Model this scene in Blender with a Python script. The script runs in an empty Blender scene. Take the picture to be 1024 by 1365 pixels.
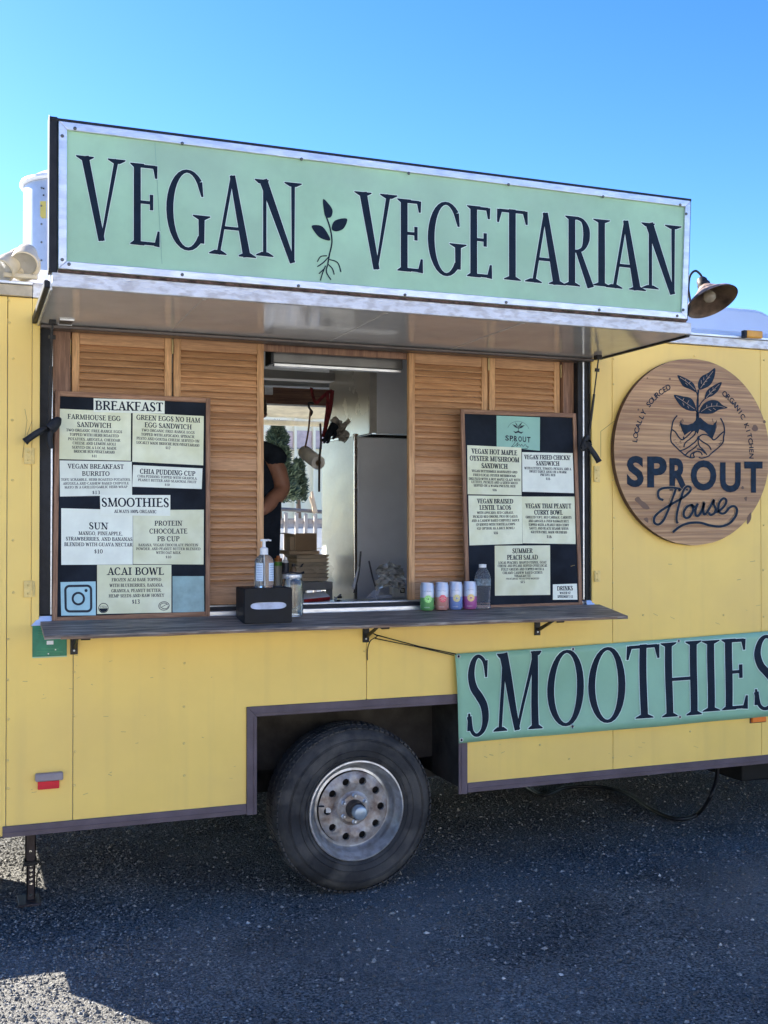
import bpy, math, random
from mathutils import Vector, Matrix, noise
R_ = math.radians
random.seed(7)
S = bpy.context.scene
# ------------------------------------------------------------------ camera, sky, sun, exposure
D, H = 4.377, 1.580
YAW, PITCH, FPX = R_(21.03), R_(0.65), 1451.0
CAM = Vector((0, -D, H))
cam = bpy.data.objects.new('camera', bpy.data.cameras.new('camera'))
S.collection.objects.link(cam)
cam.location = CAM
cam.rotation_euler = (math.pi/2 + PITCH, 0, -YAW)
cam.data.sensor_fit = 'HORIZONTAL'; cam.data.sensor_width = 36.0
cam.data.lens = FPX/1024*36
cam.data.clip_start = 0.05; cam.data.clip_end = 3000
S.camera = cam
SUN_EL, SUN_AZ = R_(29), R_(-35)          # azimuth from +y, negative = to the left
W = bpy.data.worlds.new('World'); S.world = W; W.use_nodes = True
nt = W.node_tree; bg = nt.nodes['Background']
sky = nt.nodes.new('ShaderNodeTexSky'); sky.sky_type = 'NISHITA'; sky.sun_disc = False
sky.sun_elevation = SUN_EL; sky.sun_rotation = SUN_AZ
sky.altitude = 600; sky.air_density = 1.0; sky.dust_density = 0.3; sky.ozone_density = 3.0
hsv = nt.nodes.new('ShaderNodeHueSaturation'); hsv.inputs['Saturation'].default_value = 1.24; hsv.inputs['Hue'].default_value = .513
gmm = nt.nodes.new('ShaderNodeGamma'); gmm.inputs[1].default_value = 1.12
nt.links.new(sky.outputs[0], gmm.inputs[0]); nt.links.new(gmm.outputs[0], hsv.inputs['Color']); nt.links.new(hsv.outputs[0], bg.inputs[0]); bg.inputs[1].default_value = 0.077
sl = bpy.data.lights.new('sun', 'SUN'); sl.energy = 5.0; sl.angle = R_(0.5); sl.color = (1, .94, .85)
so = bpy.data.objects.new('sun', sl); S.collection.objects.link(so)
sd = Vector((math.sin(SUN_AZ)*math.cos(SUN_EL), math.cos(SUN_AZ)*math.cos(SUN_EL), math.sin(SUN_EL)))
so.rotation_euler = sd.to_track_quat('Z', 'Y').to_euler()
so.location = (-6, 8, 8)
S.view_settings.view_transform = 'Standard'; S.view_settings.look = 'None'
S.view_settings.gamma = 1; S.view_settings.use_curve_mapping = False
S.view_settings.exposure = 1.98
# ------------------------------------------------------------------ projection helpers
CF = Vector((math.sin(YAW)*math.cos(PITCH), math.cos(YAW)*math.cos(PITCH), math.sin(PITCH)))
CR = Vector((math.cos(YAW), -math.sin(YAW), 0)); CU = CR.cross(CF)
def ray(px, py): return CF + CR*((px-512)/FPX) - CU*((py-682.5)/FPX)
def at(px, py, y=0.0):
    r = ray(px, py); return CAM + r*((y+D)/r.y)
def onz(px, py, z):
    r = ray(px, py); return CAM + r*((z-H)/r.z)
def onplane(px, py, o, n):
    r = ray(px, py); return CAM + r*((o-CAM).dot(n)/r.dot(n))
def X(px, py, y=0.0): return at(px, py, y).x
def Z(px, py, y=0.0): return at(px, py, y).z
# ------------------------------------------------------------------ materials
MATS = {}
def mat(name, col, rough=.6, metal=0, var=.12, vscale=6, bump=.0, bscale=60, stretch=(1,1,1), spec=.5, col2=None,
        rnd=0, trans=0, ior=1.45, emis=None, coat=0, contrast=(.35,.65), detail=6, grain=None, streak=None, coords='Object', alpha=1):
    if name in MATS: return MATS[name]
    m = bpy.data.materials.new(name); m.use_nodes = True; t = m.node_tree; N = t.nodes; Lk = t.links
    b = N['Principled BSDF']
    b.inputs['Roughness'].default_value = rough; b.inputs['Metallic'].default_value = metal
    b.inputs['Specular IOR Level'].default_value = spec; b.inputs['IOR'].default_value = ior
    b.inputs['Transmission Weight'].default_value = trans; b.inputs['Coat Weight'].default_value = coat
    b.inputs['Alpha'].default_value = alpha
    tc = N.new('ShaderNodeTexCoord'); mp = N.new('ShaderNodeMapping'); mp.inputs['Scale'].default_value = stretch
    Lk.new(tc.outputs[coords], mp.inputs[0])
    vec = mp.outputs[0]
    if rnd:
        oi = N.new('ShaderNodeObjectInfo'); ad = N.new('ShaderNodeVectorMath'); ad.operation = 'ADD'
        ml = N.new('ShaderNodeMath'); ml.operation = 'MULTIPLY'; ml.inputs[1].default_value = 37.0
        Lk.new(oi.outputs['Random'], ml.inputs[0]); Lk.new(vec, ad.inputs[0]); Lk.new(ml.outputs[0], ad.inputs[1]); vec = ad.outputs[0]
    n1 = N.new('ShaderNodeTexNoise'); n1.inputs['Scale'].default_value = vscale; n1.inputs['Detail'].default_value = detail
    n1.inputs['Roughness'].default_value = .6
    Lk.new(vec, n1.inputs['Vector'])
    rp = N.new('ShaderNodeValToRGB'); e = rp.color_ramp.elements
    c2 = col2 if col2 else tuple(c*(1-var*2) for c in col); c1 = col if col2 else tuple(min(1, c*(1+var)) for c in col)
    e[0].position = contrast[0]; e[0].color = (*c2, 1); e[1].position = contrast[1]; e[1].color = (*c1, 1)
    Lk.new(n1.outputs['Fac'], rp.inputs[0]); out = rp.outputs[0]
    if grain:      # fine second layer: (scale, colour, amount)
        n3 = N.new('ShaderNodeTexNoise'); n3.inputs['Scale'].default_value = grain[0]; n3.inputs['Detail'].default_value = 3
        Lk.new(vec, n3.inputs['Vector'])
        r3 = N.new('ShaderNodeValToRGB'); r3.color_ramp.elements[0].position = .45; r3.color_ramp.elements[1].position = .62
        r3.color_ramp.elements[1].color = (grain[2],)*3+(1,)
        Lk.new(n3.outputs['Fac'], r3.inputs[0])
        mx = N.new('ShaderNodeMix'); mx.data_type = 'RGBA'; mx.inputs['B'].default_value = (*grain[1], 1)
        Lk.new(r3.outputs[0], mx.inputs['Factor']); Lk.new(out, mx.inputs['A']); out = mx.outputs['Result']
    if streak:     # weather runs: (mapping scale, colour, amount)
        m4 = N.new('ShaderNodeMapping'); m4.inputs['Scale'].default_value = streak[0]; Lk.new(tc.outputs[coords], m4.inputs[0])
        n4 = N.new('ShaderNodeTexNoise'); n4.inputs['Scale'].default_value = 1; n4.inputs['Detail'].default_value = 5; Lk.new(m4.outputs[0], n4.inputs['Vector'])
        r4 = N.new('ShaderNodeValToRGB'); r4.color_ramp.elements[0].position = .52; r4.color_ramp.elements[1].position = .80; r4.color_ramp.elements[1].color = (streak[2],)*3+(1,)
        Lk.new(n4.outputs['Fac'], r4.inputs[0]); x4 = N.new('ShaderNodeMix'); x4.data_type = 'RGBA'; x4.inputs['B'].default_value = (*streak[1], 1)
        Lk.new(r4.outputs[0], x4.inputs['Factor']); Lk.new(out, x4.inputs['A']); out = x4.outputs['Result']
    if rnd:
        hs = N.new('ShaderNodeHueSaturation'); mr = N.new('ShaderNodeMapRange')
        mr.inputs['To Min'].default_value = 1-rnd; mr.inputs['To Max'].default_value = 1+rnd
        Lk.new(oi.outputs['Random'], mr.inputs['Value']); Lk.new(mr.outputs[0], hs.inputs['Value'])
        Lk.new(out, hs.inputs['Color']); out = hs.outputs[0]
    Lk.new(out, b.inputs['Base Color'])
    if emis: b.inputs['Emission Color'].default_value = (*emis[:3], 1); b.inputs['Emission Strength'].default_value = emis[3]
    if bump:
        n2 = N.new('ShaderNodeTexNoise'); n2.inputs['Scale'].default_value = bscale; n2.inputs['Detail'].default_value = 4
        Lk.new(vec, n2.inputs['Vector'])
        bp = N.new('ShaderNodeBump'); bp.inputs['Strength'].default_value = bump; bp.inputs['Distance'].default_value = .01
        Lk.new(n2.outputs['Fac'], bp.inputs['Height']); Lk.new(bp.outputs[0], b.inputs['Normal'])
    if rough > .15:
        mr2 = N.new('ShaderNodeMapRange'); mr2.inputs['To Min'].default_value = max(.02, rough-.1); mr2.inputs['To Max'].default_value = min(1, rough+.12)
        Lk.new(n1.outputs['Fac'], mr2.inputs['Value']); Lk.new(mr2.outputs[0], b.inputs['Roughness'])
    MATS[name] = m; return m
def wood(name, col, dark, axis='z', rnd=.12, rough=.6, sc=10, bump=.12, contrast=(.38,.6)):
    st = {'z': (9, 9, .5), 'x': (.5, 9, 9), 'y': (9, .5, 9)}[axis]
    return mat(name, col, rough, col2=dark, vscale=sc, stretch=st, bump=bump, bscale=sc*3, rnd=rnd, contrast=contrast,
               grain=(sc*5, tuple(c*.6 for c in dark), .4))
YEL = mat('yellow_paint', (.94,.66,.17), .34, var=.035, vscale=2.2, bump=.38, bscale=2.6, spec=.4, grain=(1.6,(.80,.55,.17),.5), streak=((16,16,.9),(.60,.43,.16),.20), contrast=(.3,.7))
YEL2 = mat('yellow_paint_hardware', (.80,.59,.20), .45, var=.1, vscale=30)
TRIM = mat('mauve_brown_trim', (.125,.098,.112), .45, spec=0.3, var=.12, vscale=8, bump=.1, bscale=30)
ALU = mat('aluminium', (.74,.77,.80), .36, .7, var=.06, vscale=9, stretch=(1,3,3), bump=.08, bscale=30, grain=(16,(.40,.40,.40),.3))
ALU2 = mat('weathered_aluminium', (.70,.71,.72), .45, .45, var=.08, vscale=7, stretch=(1.5,3,4), bump=.2, bscale=50, grain=(14,(.24,.20,.17),.45))
RUB = mat('black_rubber', (.022,.024,.028), .5, spec=0.25, var=.2, vscale=20)
BLK = mat('black_steel', (.018,.018,.02), .4, spec=0.35, var=.2, vscale=25)
DARK = mat('dark_cavity', (.02,.02,.022), .9, spec=0.05)
SOF = mat('soffit_panel', (.66,.65,.62), .12, .0, var=.05, vscale=5, bump=.03, bscale=3, spec=.8)
GRN = mat('mint_green_board', (.39,.62,.405), .55, var=.07, vscale=4, bump=.05, bscale=40, grain=(3,(.36,.50,.38),.35))
GRNC = mat('mint_banner_vinyl', (.28,.52,.345), .45, var=.05, vscale=4, bump=.25, bscale=4.5)
INK = mat('navy_ink', (.010,.020,.036), .5, spec=0.12, var=.12, vscale=30)
INKL = mat('small_print_ink', (.035,.045,.06), .6, spec=0.15, var=.1)
PALE = mat('pale_outline', (.70,.82,.76), .6, var=.05)
PAPER = mat('paper_cream', (.76,.80,.58), .38, var=.05, vscale=12, grain=(7,(.60,.62,.36),.5), rnd=.05)
PAPER2 = mat('paper_pale', (.80,.86,.74), .38, var=.04, vscale=12, rnd=.04)
PAPERB = mat('paper_blue', (.36,.62,.68), .4, var=.05, vscale=12)
CHALK = mat('blackboard', (.014,.019,.028), .7, spec=0.15, var=.25, vscale=5)
W_Z = wood('shutter_wood_upright', (.72,.42,.20), (.46,.235,.10), 'z')
W_X = wood('shutter_wood_slat', (.62,.35,.175), (.46,.24,.115), 'x', rnd=.15)
W_J = wood('jamb_wood', (.36,.205,.13), (.20,.105,.065), 'z')
W_FX = wood('frame_wood_x', (.40,.225,.13), (.22,.11,.06), 'x')
W_FZ = wood('frame_wood_z', (.40,.225,.13), (.22,.11,.06), 'z')
W_S = mat('weathered_shelf_wood', (.50,.42,.33), .5, spec=.3, col2=(.15,.112,.085), vscale=7, stretch=(.5,9,9), bump=.5, bscale=26, grain=(18,(.04,.034,.032),.7), contrast=(.36,.66))
W_R = mat('round_sign_wood', (.58,.36,.175), .6, col2=(.29,.155,.072), vscale=7, stretch=(.22,9,9), bump=.25, bscale=21, contrast=(.34,.64), grain=(9,(.25,.14,.085),.5), rnd=.10)
W_RE = mat('round_sign_edge', (.10,.055,.035), .7, var=.2)
TIRE = mat('tyre_rubber', (.048,.048,.048), .75, spec=0.2, var=.25, vscale=5, bump=.25, bscale=90, grain=(9,(.12,.112,.098),.55))
RIM = mat('galvanised_rim', (.60,.62,.64), .36, .75, var=.2, vscale=9, bump=.15, bscale=50, grain=(30,(.25,.22,.2),.4))
RUST = mat('rusty_rim_disc', (.50,.485,.46), .5, .5, col2=(.21,.155,.12), vscale=14, bump=.4, bscale=60, contrast=(.35,.65))
STEEL = mat('stainless', (.55,.56,.56), .25, .9, var=.06, vscale=3)
FR_F = mat('fridge_grey', (.74,.77,.81), .35, .0, var=.06, vscale=2, bump=.03, bscale=5)
FR_S = mat('fridge_side', (.76,.80,.77), .35, .1, var=.08, vscale=5, stretch=(1,1,2), bump=.05, bscale=10)
CREAM = mat('cream_enamel', (.50,.48,.42), .25, .2, var=.06, vscale=2)
GREYW = mat('interior_grey', (.40,.41,.40), .5, var=.08, vscale=2)
WHITE = mat('white_plastic', (.80,.81,.80), .35, var=.04)
WROOF = mat('white_roof', (.78,.78,.76), .4, var=.06, vscale=4)
GALV = mat('vent_galvanised', (.38,.43,.52), .45, .35, var=.07, vscale=9)
CREAMP = mat('cream_plastic', (.60,.50,.32), .4, var=.08, vscale=18)
CARD = mat('cardboard', (.60,.44,.28), .8, var=.1, vscale=6, bump=.1)
GLASS = mat('clear_glass', (.93,.96,.96), .03, trans=1, ior=1.45, var=0)
PETC = mat('clear_plastic', (.90,.94,.96), .05, trans=.94, ior=1.25, var=0)
RED = mat('red', (.55,.03,.03), .5, var=.15, vscale=20)
SKIN = mat('skin', (.33,.16,.10), .5, var=.08, vscale=12, spec=.4)
CLOTH = mat('dark_cloth', (.020,.026,.036), .85, spec=0.08, var=.2, vscale=9, bump=.4, bscale=14)
# ------------------------------------------------------------------ mesh helpers
class MB:
    def __init__(s): s.v = []; s.f = []; s.m = []; s.sm = []
    def add(s, vs, fs, mi=0, smooth=False):
        k = len(s.v); s.v += [tuple(v) for v in vs]; s.f += [tuple(i+k for i in f) for f in fs]
        s.m += [mi]*len(fs); s.sm += [smooth]*len(fs); return s
    def box(s, x0, x1, y0, y1, z0, z1, mi=0):
        v = [(x, y, z) for x in (x0, x1) for y in (y0, y1) for z in (z0, z1)]
        return s.add(v, [(0,1,3,2),(4,6,7,5),(0,4,5,1),(2,3,7,6),(0,2,6,4),(1,5,7,3)], mi)
    def hexa(s, a, b, mi=0):      # two quads of four points
        return s.add(list(a)+list(b), [(0,3,2,1),(4,5,6,7),(0,1,5,4),(1,2,6,5),(2,3,7,6),(3,0,4,7)], mi)
    def prism(s, pts, vec, mi=0):  # closed polygon extruded by vec
        n = len(pts); vec = Vector(vec); a = [Vector(p) for p in pts]; b = [p+vec for p in a]
        return s.add(a+b, [tuple(range(n))[::-1], tuple(range(n, 2*n))]+[(i, (i+1)%n, n+(i+1)%n, n+i) for i in range(n)], mi)
    def tube(s, pts, r, n=10, mi=0, cap=True):
        pts = [Vector(p) for p in pts]; rs = r if isinstance(r, (list, tuple)) else [r]*len(pts)
        rings = []; up = None
        for i, p in enumerate(pts):
            t = (pts[min(i+1, len(pts)-1)]-pts[max(i-1, 0)]).normalized()
            if up is None: up = Vector((0,0,1)) if abs(t.z) < .9 else Vector((1,0,0))
            a = t.cross(up).normalized(); up = a.cross(t).normalized()
            rings.append([p+(a*math.cos(2*math.pi*k/n)+up*math.sin(2*math.pi*k/n))*rs[i] for k in range(n)])
        vs = [q for rg in rings for q in rg]
        fs = [(i*n+k, i*n+(k+1)%n, (i+1)*n+(k+1)%n, (i+1)*n+k) for i in range(len(pts)-1) for k in range(n)]
        if cap: fs += [tuple(range(n))[::-1], tuple((len(pts)-1)*n+k for k in range(n))]
        return s.add(vs, fs, mi, True)
    def lathe(s, prof, o=(0,0,0), axis=(0,0,1), n=32, mi=0, closed=False):
        o = Vector(o); ax = Vector(axis).normalized(); ref = Vector((0,0,1)) if abs(ax.z) < .9 else Vector((1,0,0))
        a = ax.cross(ref).normalized(); b = ax.cross(a)
        vs = [o+ax*h+(a*math.cos(2*math.pi*k/n)+b*math.sin(2*math.pi*k/n))*r for r, h in prof for k in range(n)]
        m = len(prof)
        fs = [(i*n+k, i*n+(k+1)%n, ((i+1)%m)*n+(k+1)%n, ((i+1)%m)*n+k) for i in range(m if closed else m-1) for k in range(n)]
        return s.add(vs, fs, mi, True)
    def build(s, name, mats, parent=None, bevel=0, loc=None, auto=True):
        me = bpy.data.meshes.new(name); me.from_pydata(s.v, [], s.f)
        for m in (mats if isinstance(mats, (list, tuple)) else [mats]): me.materials.append(m)
        for p, mi, sm in zip(me.polygons, s.m, s.sm): p.material_index = mi; p.use_smooth = sm
        me.update()
        if loc is not None:
            loc = Vector(loc); me.transform(Matrix.Translation(-loc))
        o = bpy.data.objects.new(name, me); S.collection.objects.link(o)
        if loc is not None: o.location = loc
        if parent:
            o.parent = parent
            o.matrix_parent_inverse = (Matrix.Translation(wloc(parent))).inverted()
        if any(s.sm): 
            try: me.set_sharp_from_angle(angle=R_(38))
            except Exception: pass
        if bevel:
            b = o.modifiers.new('bevel', 'BEVEL'); b.width = bevel; b.segments = 2; b.limit_method = 'ANGLE'; b.angle_limit = R_(40)
        return o
def wloc(o):
    l = Vector(o.location)
    if o.parent: # all parents are unrotated here: stored inverse keeps world placement
        return l
    return l
def tag(o, label=None, cat=None, group=None, kind=None):
    if label: o['label'] = label
    if cat: o['category'] = cat
    if group: o['group'] = group
    if kind: o['kind'] = kind
    return o
def thing(name, label, cat, loc, group=None):
    o = bpy.data.objects.new(name, None); S.collection.objects.link(o); o.location = loc; o.empty_display_size = .1
    return tag(o, label, cat, group)
def bx(name, m, x0, x1, y0, y1, z0, z1, parent=None, bevel=.002):
    return MB().box(x0, x1, y0, y1, z0, z1).build(name, m, parent, bevel)
def crom(pts, k=6, closed=False):
    P = [Vector(p) for p in pts]; n = len(P); out = []
    for i in range(n if closed else n-1):
        if closed: a, b, c, d = P[i-1], P[i], P[(i+1)%n], P[(i+2)%n]
        else: a, b, c, d = P[max(i-1,0)], P[i], P[i+1], P[min(i+2,n-1)]
        for j in range(k):
            t = j/k; out.append(.5*((2*b)+(c-a)*t+(2*a-5*b+4*c-d)*t*t+(3*b-a-3*c+d)*t**3))
    if not closed: out.append(P[-1])
    return out
# ------------------------------------------------------------------ flat print: ribbons, polygons and a serif alphabet
class Print:
    """collects flat shapes given in a 2D space and lays them on a surface through fn(x, y, offset)"""
    def __init__(s, fn, off=.0008, step=.00012): s.fn = fn; s.off = off; s.step = step; s.mb = MB(); s.k = 0
    def _o(s): s.k += 1; return s.off + s.step*(s.k % 9)
    def poly(s, pts, mi=0):
        o = s._o(); s.mb.add([s.fn(p[0], p[1], o) for p in pts], [tuple(range(len(pts)))], mi)
    def rib(s, pts, w, mi=0, closed=False, grow=0):
        P = [Vector((p[0], p[1])) for p in pts]; n = len(P); ws = w if isinstance(w, (list, tuple)) else [w]*n
        o = s._o(); vs = []
        for i in range(n):
            a = P[i-1] if (i or closed) else P[0]; b = P[(i+1)%n] if (closed or i < n-1) else P[-1]
            t = (b-a)
            if t.length < 1e-9: t = Vector((1, 0))
            t.normalize(); q = Vector((-t.y, t.x)); h = ws[i]/2+grow
            e = Vector((0, 0))
            if grow and not closed and i == 0: e = -t*grow
            if grow and not closed and i == n-1: e = t*grow
            vs += [s.fn(*(P[i]+e+q*h), o), s.fn(*(P[i]+e-q*h), o)]
        fs = [(2*i, 2*i+1, (2*((i+1)%n))+1, 2*((i+1)%n)) for i in range(n if closed else n-1)]
        s.mb.add(vs, fs, mi)
    def build(s, name, mats, parent=None): return s.mb.build(name, mats, parent)
def ell(cx, cy, rx, ry, a0, a1, n=24): return [(cx+rx*math.cos(R_(a0+(a1-a0)*i/n)), cy+ry*math.sin(R_(a0+(a1-a0)*i/n))) for i in range(n+1)]
K, k_ = 1.0, .47      # thick and thin strokes
def L(x0, y0, x1, y1, a=K, b=None): return ('L', x0, y0, x1, y1, a, b or a)
def SF(x, y, d, w=1.0): return ('S', x, y, d, w)
def TK(x, y0, y1, a=.2, b=.9): return ('L', x, y0, x, y1, a, b)
def C(pts, ws): return ('C', pts, ws)
def arcw(n, thick=K, thin=k_, a0=0, a1=360): return [thin+(thick-thin)*abs(math.cos(R_(a0+(a1-a0)*i/n)))**1.3 for i in range(n+1)]
GL = {
'V': [L(.16,1,.53,0,1.1,.9), L(.86,1,.53,0,.6,.35), SF(.16,1,1), SF(.86,1,1)],
'E': [L(.24,0,.24,1), L(.2,.97,.86,.97,k_), L(.24,.53,.72,.53,k_), L(.2,.03,.9,.03,k_), ('L',.84,.985,.88,.83,.7,.3), ('L',.72,.44,.72,.63,.5,.5), ('L',.9,.0,.96,.19,.8,.3), SF(.24,0,-1,.8), SF(.24,1,1,.8)],
'F': [L(.24,0,.24,1), L(.2,.97,.88,.97,k_), L(.24,.52,.74,.52,k_), ('L',.86,.985,.9,.8,.7,.3), ('L',.74,.43,.74,.62,.5,.5), SF(.24,0,-1), SF(.24,1,1,.8)],
'G': [C(ell(.5,.5,.43,.485,48,318), arcw(24,K,k_,48,318)), L(.84,.44,.84,.1,.9,.8), SF(.84,.45,1,1.), ('L',.79,.86,.86,.68,.8,.3)],
'A': [L(.14,0,.5,1,.5,.45), L(.5,1,.87,0,.8,1.1), L(.27,.34,.75,.34,k_), SF(.13,0,-1), SF(.88,0,-1)],
'N': [L(.17,0,.17,1,.5), L(.13,1,.84,-.05,1.2,.8), L(.85,0,.85,1,.4,.55), SF(.17,0,-1), SF(.1,1,1,.8), SF(.85,1,1)],
'T': [L(.5,0,.5,1), L(.06,.97,.94,.97,k_), ('L',.08,.985,.02,.8,.8,.3), ('L',.92,.985,.98,.8,.8,.3), SF(.5,0,-1)],
'R': [L(.22,0,.22,1), C([(.22,.97),(.45,.975),(.66,.94),(.79,.83),(.79,.68),(.68,.56),(.48,.51),(.22,.5)], [k_,k_,.6,1,1,.6,k_,k_]), L(.46,.52,.97,.0,.8,1.0), SF(.22,0,-1), SF(.22,1,1,.8)],
'P': [L(.24,0,.24,1), C([(.24,.97),(.5,.975),(.74,.94),(.87,.83),(.87,.65),(.74,.52),(.52,.47),(.24,.46)], [k_,k_,.6,1,1,.6,k_,k_]), SF(.24,0,-1), SF(.24,1,1,.8)],
'B': [L(.22,0,.22,1), C([(.22,.97),(.5,.975),(.72,.92),(.8,.78),(.72,.62),(.5,.54),(.22,.53)], [k_,k_,.6,1,.6,k_,k_]), C([(.22,.53),(.55,.53),(.8,.45),(.88,.27),(.8,.1),(.55,.03),(.22,.03)], [k_,k_,.7,1,.7,k_,k_]), SF(.22,0,-1,.8), SF(.22,1,1,.8)],
'D': [L(.2,0,.2,1), C([(.2,.97),(.5,.965),(.78,.85),(.9,.62),(.9,.38),(.78,.15),(.5,.035),(.2,.03)], [k_,k_,.8,1,1,.8,k_,k_]), SF(.2,0,-1,.8), SF(.2,1,1,.8)],
'I': [L(.5,0,.5,1), SF(.5,0,-1), SF(.5,1,1)],
'J': [C([(.6,1),(.6,.3),(.55,.08),(.35,0),(.15,.1)], [1,1,.8,.5,.8]), SF(.6,1,1)],
'S': [C([(.8,.8),(.72,.93),(.5,.985),(.3,.92),(.2,.76),(.3,.6),(.55,.48),(.76,.36),(.84,.2),(.74,.06),(.48,.0),(.26,.06),(.14,.24)], [.3,.5,.5,.75,.95,1.05,1.1,1.05,.95,.7,.5,.5,.7]), ('L',.79,.93,.82,.72,.7,.3), ('L',.17,.06,.13,.28,.7,.3)],
'M': [L(.12,0,.17,1,.5), L(.15,1,.5,0,1.2,.8), L(.5,0,.85,1,.4,.5), L(.84,1,.89,0,.9,1.), SF(.12,0,-1,.8), SF(.13,1,1,.6), SF(.89,0,-1,.8), SF(.87,1,1,.6)],
'O': [('O', .5, .5, .42, .48)],
'Q': [('O', .5, .5, .42, .48), L(.5,.1,.9,-.15,.8,.5)],
'C': [C(ell(.52,.5,.43,.485,48,312), arcw(24,K,k_,48,312)), ('L',.82,.88,.88,.68,.8,.3), ('L',.8,.14,.9,.22,.4,.3)],
'H': [L(.18,0,.18,1), L(.82,0,.82,1), L(.18,.5,.82,.5,k_), SF(.18,0,-1,.9), SF(.18,1,1,.9), SF(.82,0,-1,.9), SF(.82,1,1,.9)],
'K': [L(.2,0,.2,1), L(.24,.45,.84,1,.45), L(.4,.6,.92,0,1), SF(.2,0,-1,.8), SF(.2,1,1,.8), SF(.84,1,1,.7), SF(.92,0,-1,.7)],
'L': [L(.24,0,.24,1), L(.2,.03,.88,.03,k_), ('L',.88,0,.94,.2,.8,.3), SF(.24,0,-1,.8), SF(.24,1,1)],
'U': [C([(.2,1),(.2,.35),(.26,.1),(.5,0),(.74,.1),(.8,.35),(.8,1)], [1,1,.9,.6,.5,.5,.5]), SF(.2,1,1,.9), SF(.8,1,1,.8)],
'W': [L(.08,1,.3,0,1), L(.3,0,.5,.95,.45), L(.5,.95,.7,0,1), L(.7,0,.92,1,.45), SF(.08,1,1,.7), SF(.92,1,1,.7)],
'X': [L(.14,1,.86,0,1), L(.84,1,.14,0,.45), SF(.14,1,1,.7), SF(.86,0,-1,.7), SF(.84,1,1,.6), SF(.14,0,-1,.6)],
'Y': [L(.12,1,.5,.48,1), L(.86,1,.5,.48,.45), L(.5,.5,.5,0), SF(.12,1,1,.8), SF(.86,1,1,.7), SF(.5,0,-1)],
'Z': [L(.12,.97,.88,.97,k_), L(.86,.97,.14,.03,1), L(.12,.03,.9,.03,k_)],
'0': [('O', .5, .5, .36, .48)],
'1': [L(.5,0,.5,1), L(.5,.97,.28,.82,.5), SF(.5,0,-1)],
'2': [C([(.2,.74),(.3,.93),(.5,.98),(.74,.9),(.78,.7),(.6,.42),(.2,.04)], [.6,.5,.6,1,1,.7,.5]), L(.18,.05,.85,.05,.7)],
'3': [C([(.2,.85),(.45,.98),(.74,.88),(.72,.65),(.45,.53)], [.6,.5,1,.8,.5]), C([(.45,.53),(.78,.42),(.8,.15),(.5,0),(.18,.1)], [.5,.9,1,.5,.7])],
'5': [L(.28,.97,.8,.97,.6), L(.28,.97,.25,.55,.5), C([(.25,.55),(.55,.6),(.82,.45),(.8,.15),(.5,0),(.18,.1)], [.5,.6,1,1,.5,.7])],
'6': [('O', .5, .3, .32, .29), C([(.18,.35),(.25,.7),(.45,.92),(.72,.97)], [1,1,.6,.4])],
'8': [('O', .5, .75, .27, .23), ('O', .5, .27, .33, .26)],
'$': [C([(.78,.74),(.62,.86),(.38,.82),(.28,.68),(.5,.52),(.74,.36),(.68,.18),(.42,.1),(.2,.24)], [.6,.6,.8,1,1,1,.8,.6,.6]), L(.5,-.06,.5,1.04,.35)],
',': [L(.45,.08,.3,-.14,1,.4)], '.': [L(.4,.0,.4,.12,1)], '-': [L(.15,.4,.85,.4,.6)], "'": [L(.5,1,.4,.75,.8,.4)],
'(': [C([(.7,1.05),(.4,.8),(.32,.5),(.4,.2),(.7,-.05)], [.3,.8,1,.8,.3])], ')': [C([(.3,1.05),(.6,.8),(.68,.5),(.6,.2),(.3,-.05)], [.3,.8,1,.8,.3])],
'%': [('O', .25, .75, .17, .2), ('O', .75, .22, .17, .2), L(.8,1,.2,0,.4)],
}
ADV = dict(zip("ABCDEFGHIJKLMNOPQRSTUVWXYZ", [.80,.72,.78,.86,.70,.66,.84,.90,.46,.5,.80,.68,1.02,.86,.86,.68,.86,.80,.62,.72,.84,.8,1.1,.8,.76,.7]))
ADV.update({'0':.62,'1':.5,'2':.6,'3':.58,'5':.6,'6':.6,'8':.6,'$':.6,',':.3,'.':.3,'-':.42,"'":.3,' ':.34,'(':.36,')':.36,'%':.8})
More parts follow.
